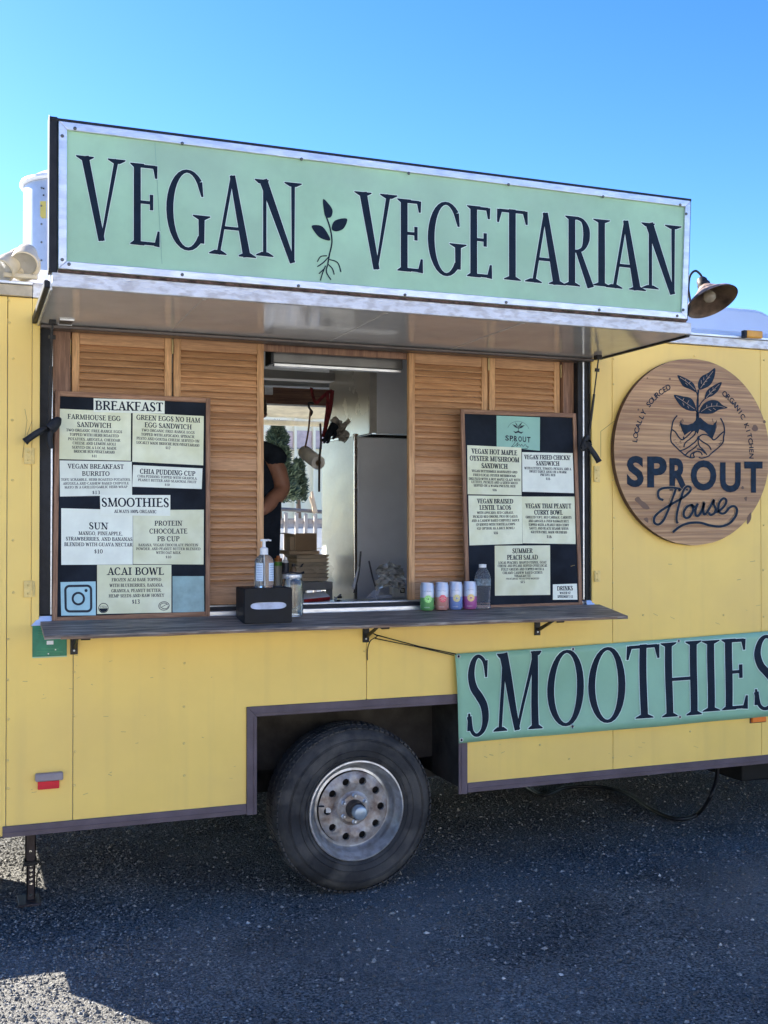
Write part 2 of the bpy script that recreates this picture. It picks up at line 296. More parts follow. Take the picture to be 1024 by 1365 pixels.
def draw_glyph(pr, ch, x0, y0, w, h, t, mi=0, grow=0, serif=1.0, sh=.07, kseg=4):
    """x0,y0 lower left in the 2D space (y up), w,h box, t thick stroke width"""
    px = lambda u: x0+u*w
    py = lambda v: y0+v*h
    for op in GL.get(ch, ()):
        if op[0] == 'L':
            _, a, b, c, d, wa, wb = op
            ns = 10 if kseg > 5 or grow else 1
            pr.rib([(px(a+(c-a)*i/ns),py(b+(d-b)*i/ns)) for i in range(ns+1)], [(wa+(wb-wa)*i/ns)*t for i in range(ns+1)], mi, grow=grow)
        elif op[0] == 'C':
            P = [Vector((px(a),py(b))) for a, b in op[1]]; ws = op[2]
            if len(P) < 20:
                Q = crom(P, kseg); wq = []
                for i in range(len(Q)):
                    f = i/kseg; j = min(int(f), len(ws)-2); wq.append((ws[j]+(ws[j+1]-ws[j])*(f-j))*t)
                pr.rib(Q, wq, mi, grow=grow)
            else: pr.rib(P, [q*t for q in ws], mi, grow=grow)
        elif op[0] == 'O':
            _, cx, cy, rx, ry = op; n = 32 if kseg > 2 else 14
            P = [(px(cx+rx*math.cos(2*math.pi*i/n)), py(cy+ry*math.sin(2*math.pi*i/n))) for i in range(n)]
            pr.rib(P, [(k_+(K-k_)*abs(math.cos(2*math.pi*i/n))**1.3)*t for i in range(n)], mi, closed=True, grow=grow)
        elif op[0] == 'S':
            _, a, b, d, wS = op; sw = 1.25*t*wS*serif; hh = sh*h; x = px(a); y = py(b); g = grow
            q = [(x-sw-g, y+d*g), (x+sw+g, y+d*g), (x+sw+g, y-d*hh*.28-d*g*.5), (x+.45*t+g, y-d*hh-d*g), (x-.45*t-g, y-d*hh-d*g), (x-sw-g, y-d*hh*.28-d*g*.5)]
            if d > 0: q = q[::-1]
            pr.poly(q, mi)
def serif_line(pr, text, cx, cy, width, height, mi=0, bold=.14, kseg=2):
    tot = sum(ADV.get(c, .6) for c in text); sc = width/tot; x = cx-width/2
    for c in text:
        a = ADV.get(c, .6)*sc
        if c != ' ': draw_glyph(pr, c, x+a*.05, cy-height/2, a*.9, height, height*bold, mi, serif=1.0, sh=.12, kseg=kseg)
        x += a
_fc = {}
def sans_mesh(ch, bold=.0):
    key = (ch, bold)
    if key not in _fc:
        c = bpy.data.curves.new('t', 'FONT'); c.body = ch; c.offset = bold; c.resolution_u = 4
        o = bpy.data.objects.new('t', c); me = bpy.data.meshes.new_from_object(o)
        _fc[key] = ([(v.co.x, v.co.y) for v in me.vertices], [tuple(p.vertices) for p in me.polygons])
        bpy.data.objects.remove(o); bpy.data.curves.remove(c); bpy.data.meshes.remove(me)
    return _fc[key]
def sans_box(pr, ch, x0, y0, x1, y1, bold=.0, mi=0):
    vs, fs = sans_mesh(ch, bold); ax = min(v[0] for v in vs); bx_ = max(v[0] for v in vs); ay = min(v[1] for v in vs); by = max(v[1] for v in vs)
    o = pr._o()
    pr.mb.add([pr.fn(x0+(v[0]-ax)/(bx_-ax)*(x1-x0), y0+(v[1]-ay)/(by-ay)*(y1-y0), o) for v in vs], fs, mi)
def planefn(o, n, flip=True):      # photo pixel -> point on the plane (y given downwards)
    return lambda x, y, off: onplane(x, y, o, n) + n*off
def planeup(o, n): return lambda x, y, off: onplane(x, -y, o, n) + n*off     # y up = -pixel y
NF = Vector((0, -1, 0))
# ================================================================== GROUND
def ground():
    mb = MB(); n = 90
    xs = [-60+0*i for i in range(0)]
    def g(a, b, n): return [a+(b-a)*i/n for i in range(n+1)]
    xs = [-400, -60, -15, -5]+g(-2, 7, 120)+[10, 20, 60, 400]; ys = [-60, -15, -6]+g(-4.3, 4, 110)+[6, 9, 15, 40, 120, 600]
    vs = []
    for y in ys:
        for x in xs:
            d = .012*noise.noise(Vector((x*1.1, y*1.1, 0)))+.006*noise.noise(Vector((x*4, y*4, 3))) if -4.5 < y < 4.5 and -2.5 < x < 7.5 else 0
            vs.append((x, y, d))
    w = len(xs)
    fs = [(j*w+i, j*w+i+1, (j+1)*w+i+1, (j+1)*w+i) for j in range(len(ys)-1) for i in range(w-1)]
    mb.add(vs, fs, 0, True)
    m = bpy.data.materials.new('crushed_asphalt'); m.use_nodes = True; t = m.node_tree; N = t.nodes; K2 = t.links
    b = N['Principled BSDF']; b.inputs['Roughness'].default_value = .88; b.inputs['Specular IOR Level'].default_value = .3
    tc = N.new('ShaderNodeTexCoord')
    def nz(s, d=6):
        q = N.new('ShaderNodeTexNoise'); q.inputs['Scale'].default_value = s; q.inputs['Detail'].default_value = d; K2.new(tc.outputs['Object'], q.inputs[0]); return q
    def ramp(src, p0, c0, p1, c1):
        r = N.new('ShaderNodeValToRGB'); e = r.color_ramp.elements; e[0].position = p0; e[1].position = p1; e[0].color = (*c0, 1); e[1].color = (*c1, 1); K2.new(src, r.inputs[0]); return r.outputs[0]
    def mix(a, b_, f, mode='MIX'):
        q = N.new('ShaderNodeMix'); q.data_type = 'RGBA'; q.blend_type = mode; K2.new(a, q.inputs['A']); K2.new(b_, q.inputs['B'])
        if isinstance(f, float): q.inputs['Factor'].default_value = f
        else: K2.new(f, q.inputs['Factor'])
        return q.outputs['Result']
    base = ramp(nz(1.6).outputs['Fac'], .35, (.105,.104,.098), .7, (.26,.25,.225))
    fine = ramp(nz(95, 3).outputs['Fac'], .38, (.25,.25,.25), .66, (1.9,1.9,1.85))
    col = mix(base, fine, 1.0, 'MULTIPLY')
    v = N.new('ShaderNodeTexVoronoi'); v.inputs['Scale'].default_value = 60; K2.new(tc.outputs['Object'], v.inputs[0])
    chip = ramp(v.outputs['Color'], .86, (0,0,0), .92, (1,1,1)); near = ramp(v.outputs['Distance'], .25, (1,1,1), .38, (0,0,0))
    f = mix(chip, near, 1.0, 'MULTIPLY')
    cc = N.new('ShaderNodeRGB'); cc.outputs[0].default_value = (.30,.29,.26,1)
    col = mix(col, cc.outputs[0], f)
    dust = ramp(nz(.9, 8).outputs['Fac'], .5, (0,0,0), .68, (.6,.6,.6)); dc = N.new('ShaderNodeRGB'); dc.outputs[0].default_value = (.27,.26,.23,1)
    col = mix(col, dc.outputs[0], dust)
    K2.new(col, b.inputs['Base Color'])
    bp = N.new('ShaderNodeBump'); bp.inputs['Strength'].default_value = 1; bp.inputs['Distance'].default_value = .012
    ad = N.new('ShaderNodeMath'); ad.operation = 'ADD'
    K2.new(nz(70, 4).outputs['Fac'], ad.inputs[0]); K2.new(nz(220, 2).outputs['Fac'], ad.inputs[1])
    K2.new(ad.outputs[0], bp.inputs['Height']); K2.new(bp.outputs[0], b.inputs['Normal'])
    tag(mb.build('ground', m), 'dark crushed asphalt ground of the parking area', kind='structure')
    # loose stones
    st = MB(); rr = random.Random(3)
    t_ = (1+5**.5)/2
    octv = [(1,0,0),(-1,0,0),(0,1,0),(0,-1,0),(0,0,1),(0,0,-1)]; octf = [(0,2,4),(2,1,4),(1,3,4),(3,0,4),(2,0,5),(1,2,5),(3,1,5),(0,3,5)]
    def stone(x, y, r, mi):
        z = .012*noise.noise(Vector((x*1.1, y*1.1, 0)))+.006*noise.noise(Vector((x*4, y*4, 3)))
        a = rr.random()*6.28; ca, sa = math.cos(a), math.sin(a); sx, sy, sz = r*rr.uniform(.7,1.4), r*rr.uniform(.6,1), r*rr.uniform(.4,.8)
        vs = []
        for p in octv:
            q = (p[0]*sx+rr.uniform(-.3,.3)*r, p[1]*sy+rr.uniform(-.3,.3)*r, p[2]*sz)
            vs.append((x+q[0]*ca-q[1]*sa, y+q[0]*sa+q[1]*ca, z+sz*.35+q[2]))
        st.add(vs, octf, mi)
    for i in range(105000):
        x = rr.uniform(-.4, 5.4); y = rr.uniform(-1.9, 1.9)
        r = min(.012, .0020+.0022*rr.expovariate(1.1))
        q = rr.random(); stone(x, y, r, 2 if q > .997 else (1 if q > .80 else 0))
    for i in range(22000):
        x = rr.uniform(-1.0, .75); y = rr.uniform(-1.6, 2.6); stone(x, y, .0035+.003*rr.random(), 1 if rr.random() > .5 else 0)
    for (a, b_) in ((693,1203),(568,1243),(671,1305),(880,1170),(960,1260),(330,1230),(210,1300),(745,1040),(755,1042)):
        p = onz(a, b_, 0); stone(p.x, p.y, .011, 2)
    tag(st.build('loose_gravel', [mat('dark_stone', (.12,.12,.112), .9, var=.3, vscale=90), mat('grey_stone', (.33,.32,.285), .9, var=.25, vscale=90), mat('white_stone', (.62,.6,.54), .8, var=.1)]),
        'loose dark gravel and pale chips on the asphalt', kind='stuff')
ground()
# ================================================================== TRAILER
TR = thing('food_trailer', 'yellow food trailer with open serving hatch, wooden shutters and single visible wheel', 'food trailer', (1.5, 0, 0))
XO0, XO1, ZO0, ZO1 = .264, 2.712, 1.218, 2.345      # hatch opening
ZB, ZT = .400, 2.447                                # skin bottom and top
XL, XR = -.08, 5.3; YB = 2.36                       # trailer ends and far side
AX0, AX1, AZ = 1.077, 2.072, .832                   # wheel arch outer
s8, s97, s490, s815, s1015 = X(8,1000), X(97,1000), X(488,880), X(816,900), X(1014,900)
def skin(name, pts, y0=-.007, y1=0, m=YEL):
    return MB().prism([(x, y0, z) for x, z in pts], (0, y1-y0, 0)).build(name, m, TR, .0015)
g = .0012
zt_ = .445; zs = 1.190
skin('wall_panel', [(XL+.06,ZB),(s8-g,ZB),(s8-g,ZT),(XL+.06,ZT)])
hx0, hx1, hz0, hz1 = XO0-.028, XO1+.03, zs, ZO1+.02
skin('wall_panel', [(s8+g,ZB),(s97-g,ZB),(s97-g,hz0-g),(hx0-g,hz0-g),(hx0-g,ZT),(s8+g,ZT)])
skin('wall_panel', [(s97+g,ZB),(AX0,ZB),(AX0,AZ),(s490-g,AZ),(s490-g,hz0-g),(s97+g,hz0-g)])
skin('wall_panel', [(s490+g,AZ),(AX1,AZ),(AX1,ZB),(s815-g,ZB),(s815-g,ZT),(hx1+g,ZT),(hx1+g,hz0-g),(s490+g,hz0-g)])
skin('wall_panel', [(s815+g,ZB),(s1015-g,ZB),(s1015-g,ZT),(s815+g,ZT)])
skin('wall_panel', [(s1015+g,ZB),(4.4,ZB),(4.4,ZT),(s1015+g,ZT)])
skin('wall_panel', [(4.402,ZB),(XR-.06,ZB),(XR-.06,ZT),(4.402,ZT)])
skin('wall_panel', [(hx0,hz1),(hx1,hz1),(hx1,ZT),(hx0,ZT)])
# hatch surround strips (same yellow, a step proud)
skin('hatch_surround', [(hx0,hz0),(XO0,ZO0),(XO0,hz1),(hx0,hz1)], -.011)
skin('hatch_surround', [(XO1,ZO0),(hx1,hz0),(hx1,hz1),(XO1,hz1)], -.011)
# rounded corners and end walls, far side with its own hatch, floor, roof
for xc, sg in ((XL+.06, -1), (XR-.06, 1)):
    mb = MB(); n = 8; pts = [(xc+sg*.06*math.sin(R_(90*i/n)), -.007+.06*(1-math.cos(R_(90*i/n)))) for i in range(n+1)]
    vs = [(a, b, z) for a, b in pts for z in (ZB, ZT)]; mb.add(vs, [(2*i, 2*i+2, 2*i+3, 2*i+1) for i in range(n)], 0, True)
    mb.build('corner_panel', YEL, TR)
    xo = xc+sg*.06
    bx('end_wall', YEL, min(xo, xo-sg*.02), max(xo, xo-sg*.02), .053, YB, ZB, ZT, TR, 0)
BY = 2.30      # far wall plane
bx0, bx1, bz0, bz1 = X(300,600,BY), X(600,600,BY), 1.12, Z(400,538,BY)
mb = MB()
mb.box(XL+.02, bx0, BY, YB, ZB, 2.62).box(bx1, XR-.02, BY, YB, ZB, 2.62).box(bx0, bx1, BY, YB, ZB, bz0).box(bx0, bx1, BY, YB, bz1, 2.62)
mb.build('far_wall', GREYW, TR)
bx('hatch_header', wood('header_brown', (.17,.085,.05), (.09,.04,.025), 'x'), bx0-.05, bx1, BY-.03, BY-.002, bz1-.01, Z(400,515,BY), TR)
bx('hatch_header_lip', ALU2, bx0-.05, bx1, BY-.035, BY-.031, bz1-.022, bz1-.011, TR)
bx('door_latch', ALU, X(353,517,BY-.05), X(364,517,BY-.05), BY-.05, BY-.031, Z(358,527,BY), Z(358,517,BY), TR)
FB = mat('floor_board', (.08,.08,.08), .7, spec=0.1)
MB().box(XL+.02, 1.04, .022, BY, ZB+.02, ZB+.09).box(2.11, XR-.02, .022, BY, ZB+.02, ZB+.09).box(1.04, 2.11, .65, BY, ZB+.02, ZB+.09).build('floor', FB, TR)
bx('well_cover', FB, 1.04, 2.11, .022, .66, .855, .875, TR, 0)
mb = MB()      # cambered white roof
n = 16; cs = [(YB+.01)*(i/n) for i in range(n+1)]
rz = lambda y: 2.505+.24*math.sin(math.pi*max(0, min(1, y/YB)))**.75
vs = [(x, y, rz(y)+dz) for x in (XL, XR) for dz in (0, -.03) for y in cs]
w = n+1
mb.add(vs, [(i, i+1, 2*w+i+1, 2*w+i) for i in range(n)]+[(w+i, 3*w+i, 3*w+i+1, w+i+1) for i in range(n)]+[tuple(range(w))+tuple(range(2*w-1, w-1, -1)), tuple(range(2*w, 3*w))[::-1]+tuple(range(3*w, 4*w))], 0, False)
mb.build('roof', WROOF, TR)
# ceiling follows under the roof: end gables
for xo in (XL+.002, XR-.022):
    mb = MB(); pts = [(xo, 0.02, 2.447)]+[(xo, y, rz(y)-.031) for y in cs[1:-1]]+[(xo, YB, 2.447)]; mb.prism(pts, (.02, 0, 0)); mb.build('gable', YEL, TR)
bx('ceiling_panel', GREYW, XL+.03, XR-.03, .03, BY, 2.47, 2.485, TR, 0) if False else None
# roof edge rail in two aluminium profiles
for a, b in ((XL-.005, .235), (2.76, XR+.005)):
    bx('roof_rail', ALU2 if a > 1 else mat('rail_cream', (.52,.44,.30), .5, var=.12, vscale=12), a, b, -.022, .01, ZT+.002, ZT+.045, TR, .003)
    bx('roof_rail_lip', ALU, a, b, -.030, .02, ZT+.046, ZT+.058, TR, .002)
bx('roof_rail', ALU2, .236, 2.759, -.012, .01, ZT+.002, ZT+.058, TR, .003)
bx('header_beam', DARK, XL+.02, XR-.02, .002, .028, ZO1+.02, 2.50, TR, 0)
# inner liner behind the skin so that nothing shows through the seams
mb = MB(); a = .003; b = .02
mb.box(XL+.02, XO0-.01, a, b, ZB, ZO1+.02).box(XO1+.01, XR-.02, a, b, ZB, ZO1+.02)
mb.box(XO0-.01, AX0-.0, a, b, ZB, ZO0-.01).box(AX1, XO1+.01, a, b, ZB, ZO0-.01).box(AX0, AX1, a, b, AZ, ZO0-.01)
mb.build('wall_liner', GREYW, TR)
# wheel well
mb = MB(); wy = .375
mb.box(AX0-.03, AX0, .021, wy, ZB+.02, AZ).box(AX1, AX1+.03, .021, wy, ZB, AZ).box(AX0-.03, AX1+.03, .021, wy, AZ, AZ+.02).box(AX0-.03, AX1+.03, wy, wy+.02, .48, AZ+.02)
mb.build('wheel_well', mat('wheel_well_paint', (.062,.056,.050), .8, spec=0.08, var=.25, vscale=5), TR)
# mauve trims
def trim(pts, y=-.016): 
    return MB().prism([(x, y, z) for x, z in pts], (0, abs(y)-.0075, 0)).build('trim_strip', TRIM, TR, .002)
tw = .042
zb = .396
trim([(X(3,1117),zb),(AX0-.001,zb),(AX0-.001,zb+tw),(X(3,1117),zb+tw)])
trim([(AX0,zb-.004),(AX0+tw,zb-.004),(AX0+tw,AZ-tw),(AX0,AZ)])
trim([(AX0,AZ+.001),(AX0+tw,AZ-tw+.001),(AX1-tw,AZ-tw+.001),(AX1,AZ+.001)], -.0155)
trim([(AX1,AZ),(AX1-tw,AZ-tw),(AX1-tw,zb-.004),(AX1,zb-.004)])
trim([(AX1+.001,zb),(XR-.1,zb),(XR-.1,zb+tw),(AX1+.001,zb+tw)])
for (a, b, c, d) in ((X(3,1117)+.003,AX0-.004,zb+.016,zb+.0195),(AX1+.004,XR-.12,zb+.016,zb+.0195)):
    bx('trim_rib', TRIM, a, b, -.0195, -.0162, c, d, TR, 0)
bx('trim_rib', TRIM, AX0+.028, AX0+.031, -.0195, -.0162, zb, AZ-tw, TR, 0)
bx('trim_rib', TRIM, AX1-.031, AX1-.028, -.0195, -.0162, zb, AZ-tw, TR, 0)
bx('trim_rib', TRIM, AX0+tw, AX1-tw, -.0195, -.0162, AZ-tw+.012, AZ-tw+.0155, TR, 0)
# rivets
mb = MB()
def rivet(px, py, y=-.0075, r=.0055):
    p = at(px, py, y); mb.lathe([(r*1.0,0),(r*.8,.0022),(r*.35,.0034),(0.0002,.0036)], p, (0,-1,0), 8)
for x, ys in ((11,(852,906,959,1014,1051)),(100,(896,954,1002,1047)),(246,(884,942,991,1034)),(17,(478,560,640,720,790)),
              (818,(478,512,600,640,690,731,777,812,1010)),(1018,(480,560,640,700,760,822)),(487,(868,)),(760,(1012,)),(858,(820,)),(920,(975,)),(720,(993,)),(965,(820,)),(926,(722,)),(926,(474,)),(12,(400,430))):
    for y in ys: rivet(x+random.uniform(-1,1), y)
for y in (300,): pass
tag(mb.build('rivets', YEL2, TR), kind='stuff')
# scuffs and scratches on the panels
pr = Print(planeup(at(500,900,-.0072), NF), .0002, .00003)
rr = random.Random(11)
for i in range(46):
    x = rr.uniform(30,320) if i < 26 else rr.uniform(640,1010); y = rr.uniform(868,1060) if i < 26 else rr.choice([rr.uniform(985,1020), rr.uniform(735,835)])
    l = rr.uniform(1,7); a = rr.uniform(-.5,.5)
    pr.rib([(x,-y),(x+l*math.cos(a),-y+l*math.sin(a))], rr.uniform(.3,.8))
tag(pr.build('scratches', mat('scratch_brown', (.50,.36,.13), .7), TR), kind='stuff')
# caulk hairline near the sign
pr = Print(planeup(at(500,900,-.0072), NF), .0002, .00003)
for P_ in ([(801,610),(801,575),(818,562),(840,558)], [(30,610),(36,560),(33,545)], [(43,560),(36,580)]):
    pr.rib([(a,-b) for a, b in P_], .7)
tag(pr.build('paint_cracks', mat('crack_line', (.36,.26,.10), .8), TR), kind='stuff')
# ---- opening: black channels, wooden jambs, sill track
yo = -.012
for nm, m, x0, x1, y0, y1 in (('rubber_channel', RUB, XO0, XO0+.042, .018, .10), ('channel_bead', ALU, XO0+.0425, XO0+.050, .020, .05), ('jamb_board', W_J, XO0+.0505, X(93,600,.07), .055, .10)):
    bx(nm, m, x0, x1, y0, y1, ZO0+.012, ZO1, TR, .002)
xr0 = X(748,600,.07)
for nm, m, x0, x1, y0, y1 in (('rubber_channel', RUB, XO1-.022, XO1, .010, .10), ('channel_bead', ALU, XO1-.031, XO1-.0225, .015, .04), ('rubber_channel', RUB, XO1-.055, XO1-.0315, .020, .06), ('jamb_board', W_J, xr0+.004, XO1-.0555, .055, .10)):
    bx(nm, m, x0, x1, y0, y1, ZO0+.012, ZO1, TR, .002)
# sill: aluminium flange, black groove, bright lip
mb = MB(); mb.prism([(XO0+.001,.0135,ZO0-.025),(XO1-.001,.0135,ZO0-.025),(XO1-.001,.0135,ZO0+.006),(XO0+.001,.0135,ZO0+.006)], (0,.03,0)).prism([(XO0-.03,-.019,ZO0-.025),(XO0+.045,-.019,ZO0-.025),(XO0+.045,-.006,ZO0+.010),(XO0+.004,-.006,ZO0+.010)], (0,.008,0)).prism([(XO1-.028,-.019,ZO0-.022),(XO1+.028,-.019,ZO0-.022),(XO1-.004,-.006,ZO0+.010),(XO1-.028,-.006,ZO0+.010)], (0,.008,0)); mb.build('sill_flange', ALU, TR, .001)
bx('sill_track', RUB, XO0+.01, XO1-.01, .047, .088, ZO0-.02, ZO0+.02, TR, .002)
bx('sill_lip', ALU, XO0+.01, XO1-.01, .089, .105, ZO0-.02, ZO0+.026, TR, .002)
# ---- shutters
SY = .075
slatm = {}
def shutter(px0, px1, label, railmid=True):
    x0, x1 = X(px0,650,SY), X(px1,650,SY); z0, z1 = ZO0+.028, ZO1-.002; st = .030; rail = .048
    mb = MB()
    mb.box(x0+.001, x0+st, SY, SY+.026, z0, z1, 0).box(x1-st, x1-.001, SY, SY+.026, z0, z1, 0)
    zm = Z(300,619,SY)
    for a, b in ((z1-rail, z1-.001), (z0+.001, z0+.075), (zm-.026, zm+.026)):
        mb.box(x0+st+.0005, x1-st-.0005, SY+.002, SY+.024, a, b, 1)
    sh = mb.build('shutter', [W_Z, W_X], TR, .002); tag(sh, label)
    wS = x1-x0-2*st-.001; key = round(wS, 3)
    c, s_ = math.cos(R_(50)), math.sin(R_(50)); hw = .0172; th = .0030
    sec = []
    for u, v in ((-hw,-th),(-hw+.003,-th*1.3),(hw-.003,-th*1.3),(hw,-th),(hw,th),(hw-.003,th*1.3),(-hw+.003,th*1.3),(-hw,th)):
        sec.append((u*c-v*s_, u*s_+v*c))
    mbs = MB(); mbs.prism([(-wS/2, yy, zz) for yy, zz in sec], (wS, 0, 0)); proto = None
    for a, b in ((z0+.075, zm-.026), (zm+.026, z1-rail)):
        n = round((b-a)/.0268); p = (b-a)/n
        for i in range(n):
            z = a+p*(i+.5)+random.uniform(-.0008,.0008)
            if proto is None: o = mbs.build('slat', W_X, sh); proto = o
            else: o = proto.copy(); S.collection.objects.link(o)
            o.location = (x0+st+wS/2, SY+.013, z)
            o.rotation_euler = (R_(random.uniform(-3,3)), R_(random.uniform(-.15,.15)), 0)
shutter(95, 229, 'leftmost louvred shutter, mostly behind the large menu board')
shutter(231, 352, 'louvred shutter left of the gap')
shutter(545, 650.5, 'louvred shutter right of the gap')
shutter(652.5, 747, 'rightmost louvred shutter, mostly behind the small menu board')
for px, py in ((93.5,462),(230,462),(651.5,485),(748,495),(92.5,468)):
    p = at(px, py, SY-.004); MB().lathe([(.004,-.03),(.004,.03),(.0005,.031)], p, (0,0,1), 8).build('shutter_hinge', mat('brass_hinge', (.45,.36,.18), .4, .7), TR)
# hinges on the yellow skin
for px, py, w_, h_ in ((38,608,12,22),(38,785,13,22),(794,632,7,22),(794.5,768,7,15)):
    x0, x1 = X(px-w_/2,py), X(px+w_/2,py); z0, z1 = Z(px,py+h_/2), Z(px,py-h_/2)
    mb = MB(); mb.box(x0, x1, -.016, -.0115, z0, z1); zc = (z0+z1)/2; side = x1 if px < 400 else x0
    mb.tube([(side,-.017,z0+.002),(side,-.017,z1-.002)], .0055, 8)
    for z in (z0+(z1-z0)*.25, z0+(z1-z0)*.75): mb.lathe([(.0055,0),(.004,.003),(.0003,.004)], ((x0+x1)/2-.002,-.016,z), (0,-1,0), 8)
    mb.build('wall_hinge', YEL2, TR, .0008)
# ---- awning hatch
AY = -.70; ax0, ax1 = .262, 2.742; az = 2.352
aw = MB()
xm = [ax0, X(245,440,-.3), X(470,450,-.3), X(640,455,-.3), ax1]
aw.box(ax0, ax1, AY+.004, -.001, az, az+.03)
awn = aw.build('awning', SOF, TR, .002); tag(awn, 'glossy grey underside of the raised hatch')
for x in xm[1:-1]: bx('panel_joint', SOF, x-.006, x+.006, AY+.02, -.02, az-.0025, az-.0002, awn, .001)
bx('edge_flange', RUB, ax0-.028, ax0-.010, AY+.004, -.012, az-.004, az+.022, awn, .004)
bx('edge_flange', ALU, ax0-.0095, ax0-.001, AY+.012, -.004, az-.01, az+.04, awn, .002)
bx('edge_flange', RUB, ax1+.001, ax1+.02, AY+.02, -.012, az-.006, az+.035, awn, .003)
bx('front_lip', ALU2, ax0-.004, ax1+.004, AY-.012, AY+.003, az-.002, az+.046, awn, .003)
bx('rear_hinge_rail', mat('dull_grey_rail', (.16,.14,.13), .35, .6), XO0, XO1+.01, -.020, .05, ZO1-.010, ZO1+.006, TR, .006)
bx('header_trim', W_J, XO0, XO1, .105, .12, ZO1-.03, ZO1, TR, .002)
bx('label_plate', mat('label_dark', (.10,.095,.08), .4), X(79,425,-.07), X(96,427,-.07), -.13, -.04, az-.004, az-.0001, awn, 0)
mb = MB()
mb.box(X(78,428,-.07), X(97,428,-.07), -.14, -.135, az-.006, az-.0001).box(X(78,428,-.07), X(97,428,-.07), -.035, -.03, az-.006, az-.0001)
mb.build('label_plate_rim', ALU, awn)
# gas struts and clamps
def strut(name, a, b, y0, y1, r):
    A, B = at(*a, y0), at(*b, y1); mid = A.lerp(B, .42)
    mb = MB(); mb.tube([A, mid], r*.55, 8); mb.tube([mid, B], r, 10); mb.lathe([(r*1.9,-.008),(r*1.9,.008)], A.lerp(mid,.32), (B-A), 8)
    mb.box(A.x-.012, A.x+.012, A.y-.01, A.y+.02, A.z-.004, A.z+.02); return mb.build(name, BLK, TR)
strut('gas_strut', (70,431), (66,566), -.10, -.03, .007)
strut('gas_strut', (798,478), (784,590), -.10, -.03, .006)
# ---- shelf: a thin weathered board sagging forward a little
SZ0, SSL, sh_t = 1.212, .14, .016
def shf(y): return SZ0+SSL*y
def onsh(px, py):
    r = ray(px, py); t = (SZ0-SSL*D-H)/(r.z-SSL*r.y); return CAM+r*t
sf = -.255; xs0, xs1 = .268, 2.744
rr = random.Random(5); n = 44; vs = []
for i in range(n+1):
    x = xs0+(xs1-xs0)*i/n; yy = sf+rr.uniform(-.002,.002); w_ = rr.uniform(-.0015,.0015)
    vs += [(x, -.0215, shf(-.0215)), (x, -.135, shf(-.135)+w_*.4), (x, yy, shf(yy)+w_*.6-.001), (x, yy-.001, shf(yy)-sh_t+rr.uniform(-.001,.003)), (x, -.0215, shf(-.0215)-sh_t)]
fs = [(i*5+k, (i+1)*5+k, (i+1)*5+(k+1)%5, i*5+(k+1)%5) for i in range(n) for k in range(5)]+[tuple(range(5)), tuple(n*5+k for k in (4,3,2,1,0))]
sh = MB().add(vs, fs).build('shelf', W_S, TR, .0012); tag(sh, 'long weathered grey board under the hatch')
fs = []; vs = []
for i in range(1, n):
    x = xs0+(xs1-xs0)*i/n; h_ = rr.uniform(.002,.011); vs += [(x, sf-.0042, shf(sf)-sh_t+.001), (x, sf-.0042, shf(sf)-sh_t+h_)]
sp = MB().add(vs, [(2*i, 2*i+2, 2*i+3, 2*i+1) for i in range(n-2)]).build('worn_edge', wood('worn_edge_wood', (.36,.23,.13), (.10,.06,.04), 'x'), sh)
for px in (100, 492, 722):
    x = X(px, 850, -.05); zw = shf(0)-sh_t-.004; zt = lambda y: shf(y)-sh_t-.003
    mb = MB(); mb.box(x-.014, x+.014, -.016, -.0075, zw-.115, zw-.008)
    mb.hexa([(x-.013,-.215,zt(-.215)-.008),(x+.013,-.215,zt(-.215)-.008),(x+.013,-.0165,zt(-.0165)-.008),(x-.013,-.0165,zt(-.0165)-.008)], [(x-.013,-.215,zt(-.215)),(x+.013,-.215,zt(-.215)),(x+.013,-.0165,zt(-.0165)),(x-.013,-.0165,zt(-.0165))])
    for dx, ya, zb2 in ((0,-.18,.095),(-.012,-.11,.06)):
        mb.hexa([(x+dx-.004,ya,zt(ya)-.0085),(x+dx+.004,ya,zt(ya)-.0085),(x+dx+.004,ya+.02,zt(ya+.02)-.0085),(x+dx-.004,ya+.02,zt(ya+.02)-.0085)], [(x+dx-.004,-.03,zw-zb2),(x+dx+.004,-.03,zw-zb2),(x+dx+.004,-.0165,zw-zb2+.012),(x+dx-.004,-.0165,zw-zb2+.012)])
    mb.tube([(x-.02,-.115,zt(-.115)-.02),(x+.03,-.115,zt(-.115)-.02)], .006, 8).tube([(x+.01,-.17,zt(-.17)-.016),(x+.045,-.17,zt(-.17)-.016)], .007, 8)
    br = mb.build('shelf_bracket', BLK, TR, .001)
    MB().lathe([(.0045,0),(.003,.002),(.0003,.0025)], (x,-.0162,zw-.10), (0,-1,0), 8).build('bolt', ALU, br)
# ---- inner counter, roller housing
ctz = 1.212
bx('counter_top', STEEL, X(330,790,.3), 2.75, .106, .68, ctz-.03, ctz, TR, .003)
bx('counter_front', GREYW, X(330,790,.3), 2.75, .14, .16, .88, ctz-.031, TR, 0)
ry = .16
x0, x1 = X(363,470,ry), X(537,480,ry)
rh = bx('roller_housing', mat('roller_grey', (.15,.15,.145), .35, .5), x0+.004, x1, ry, ry+.09, Z(450,488,ry), ZO1+.06, TR, .004)
bx('housing_fascia', mat('roller_light', (.20,.195,.185), .35, .5), x0+.01, x1-.004, ry-.012, ry-.001, Z(450,476,ry), ZO1+.03, rh, .002)
bx('end_cap', RUB, x0-.008, x0+.003, ry-.01, ry+.09, Z(450,489,ry)-.002, ZO1+.05, rh, .002)
bx('bottom_bar', ALU, x0+.006, x1-.01, ry-.012, ry+.02, Z(450,493,ry), Z(450,489,ry), rh, .002)
MB().tube([at(352,514,BY-.06), at(441,518,BY-.06)], .008, 8).build('ceiling_pipe', ALU, TR)
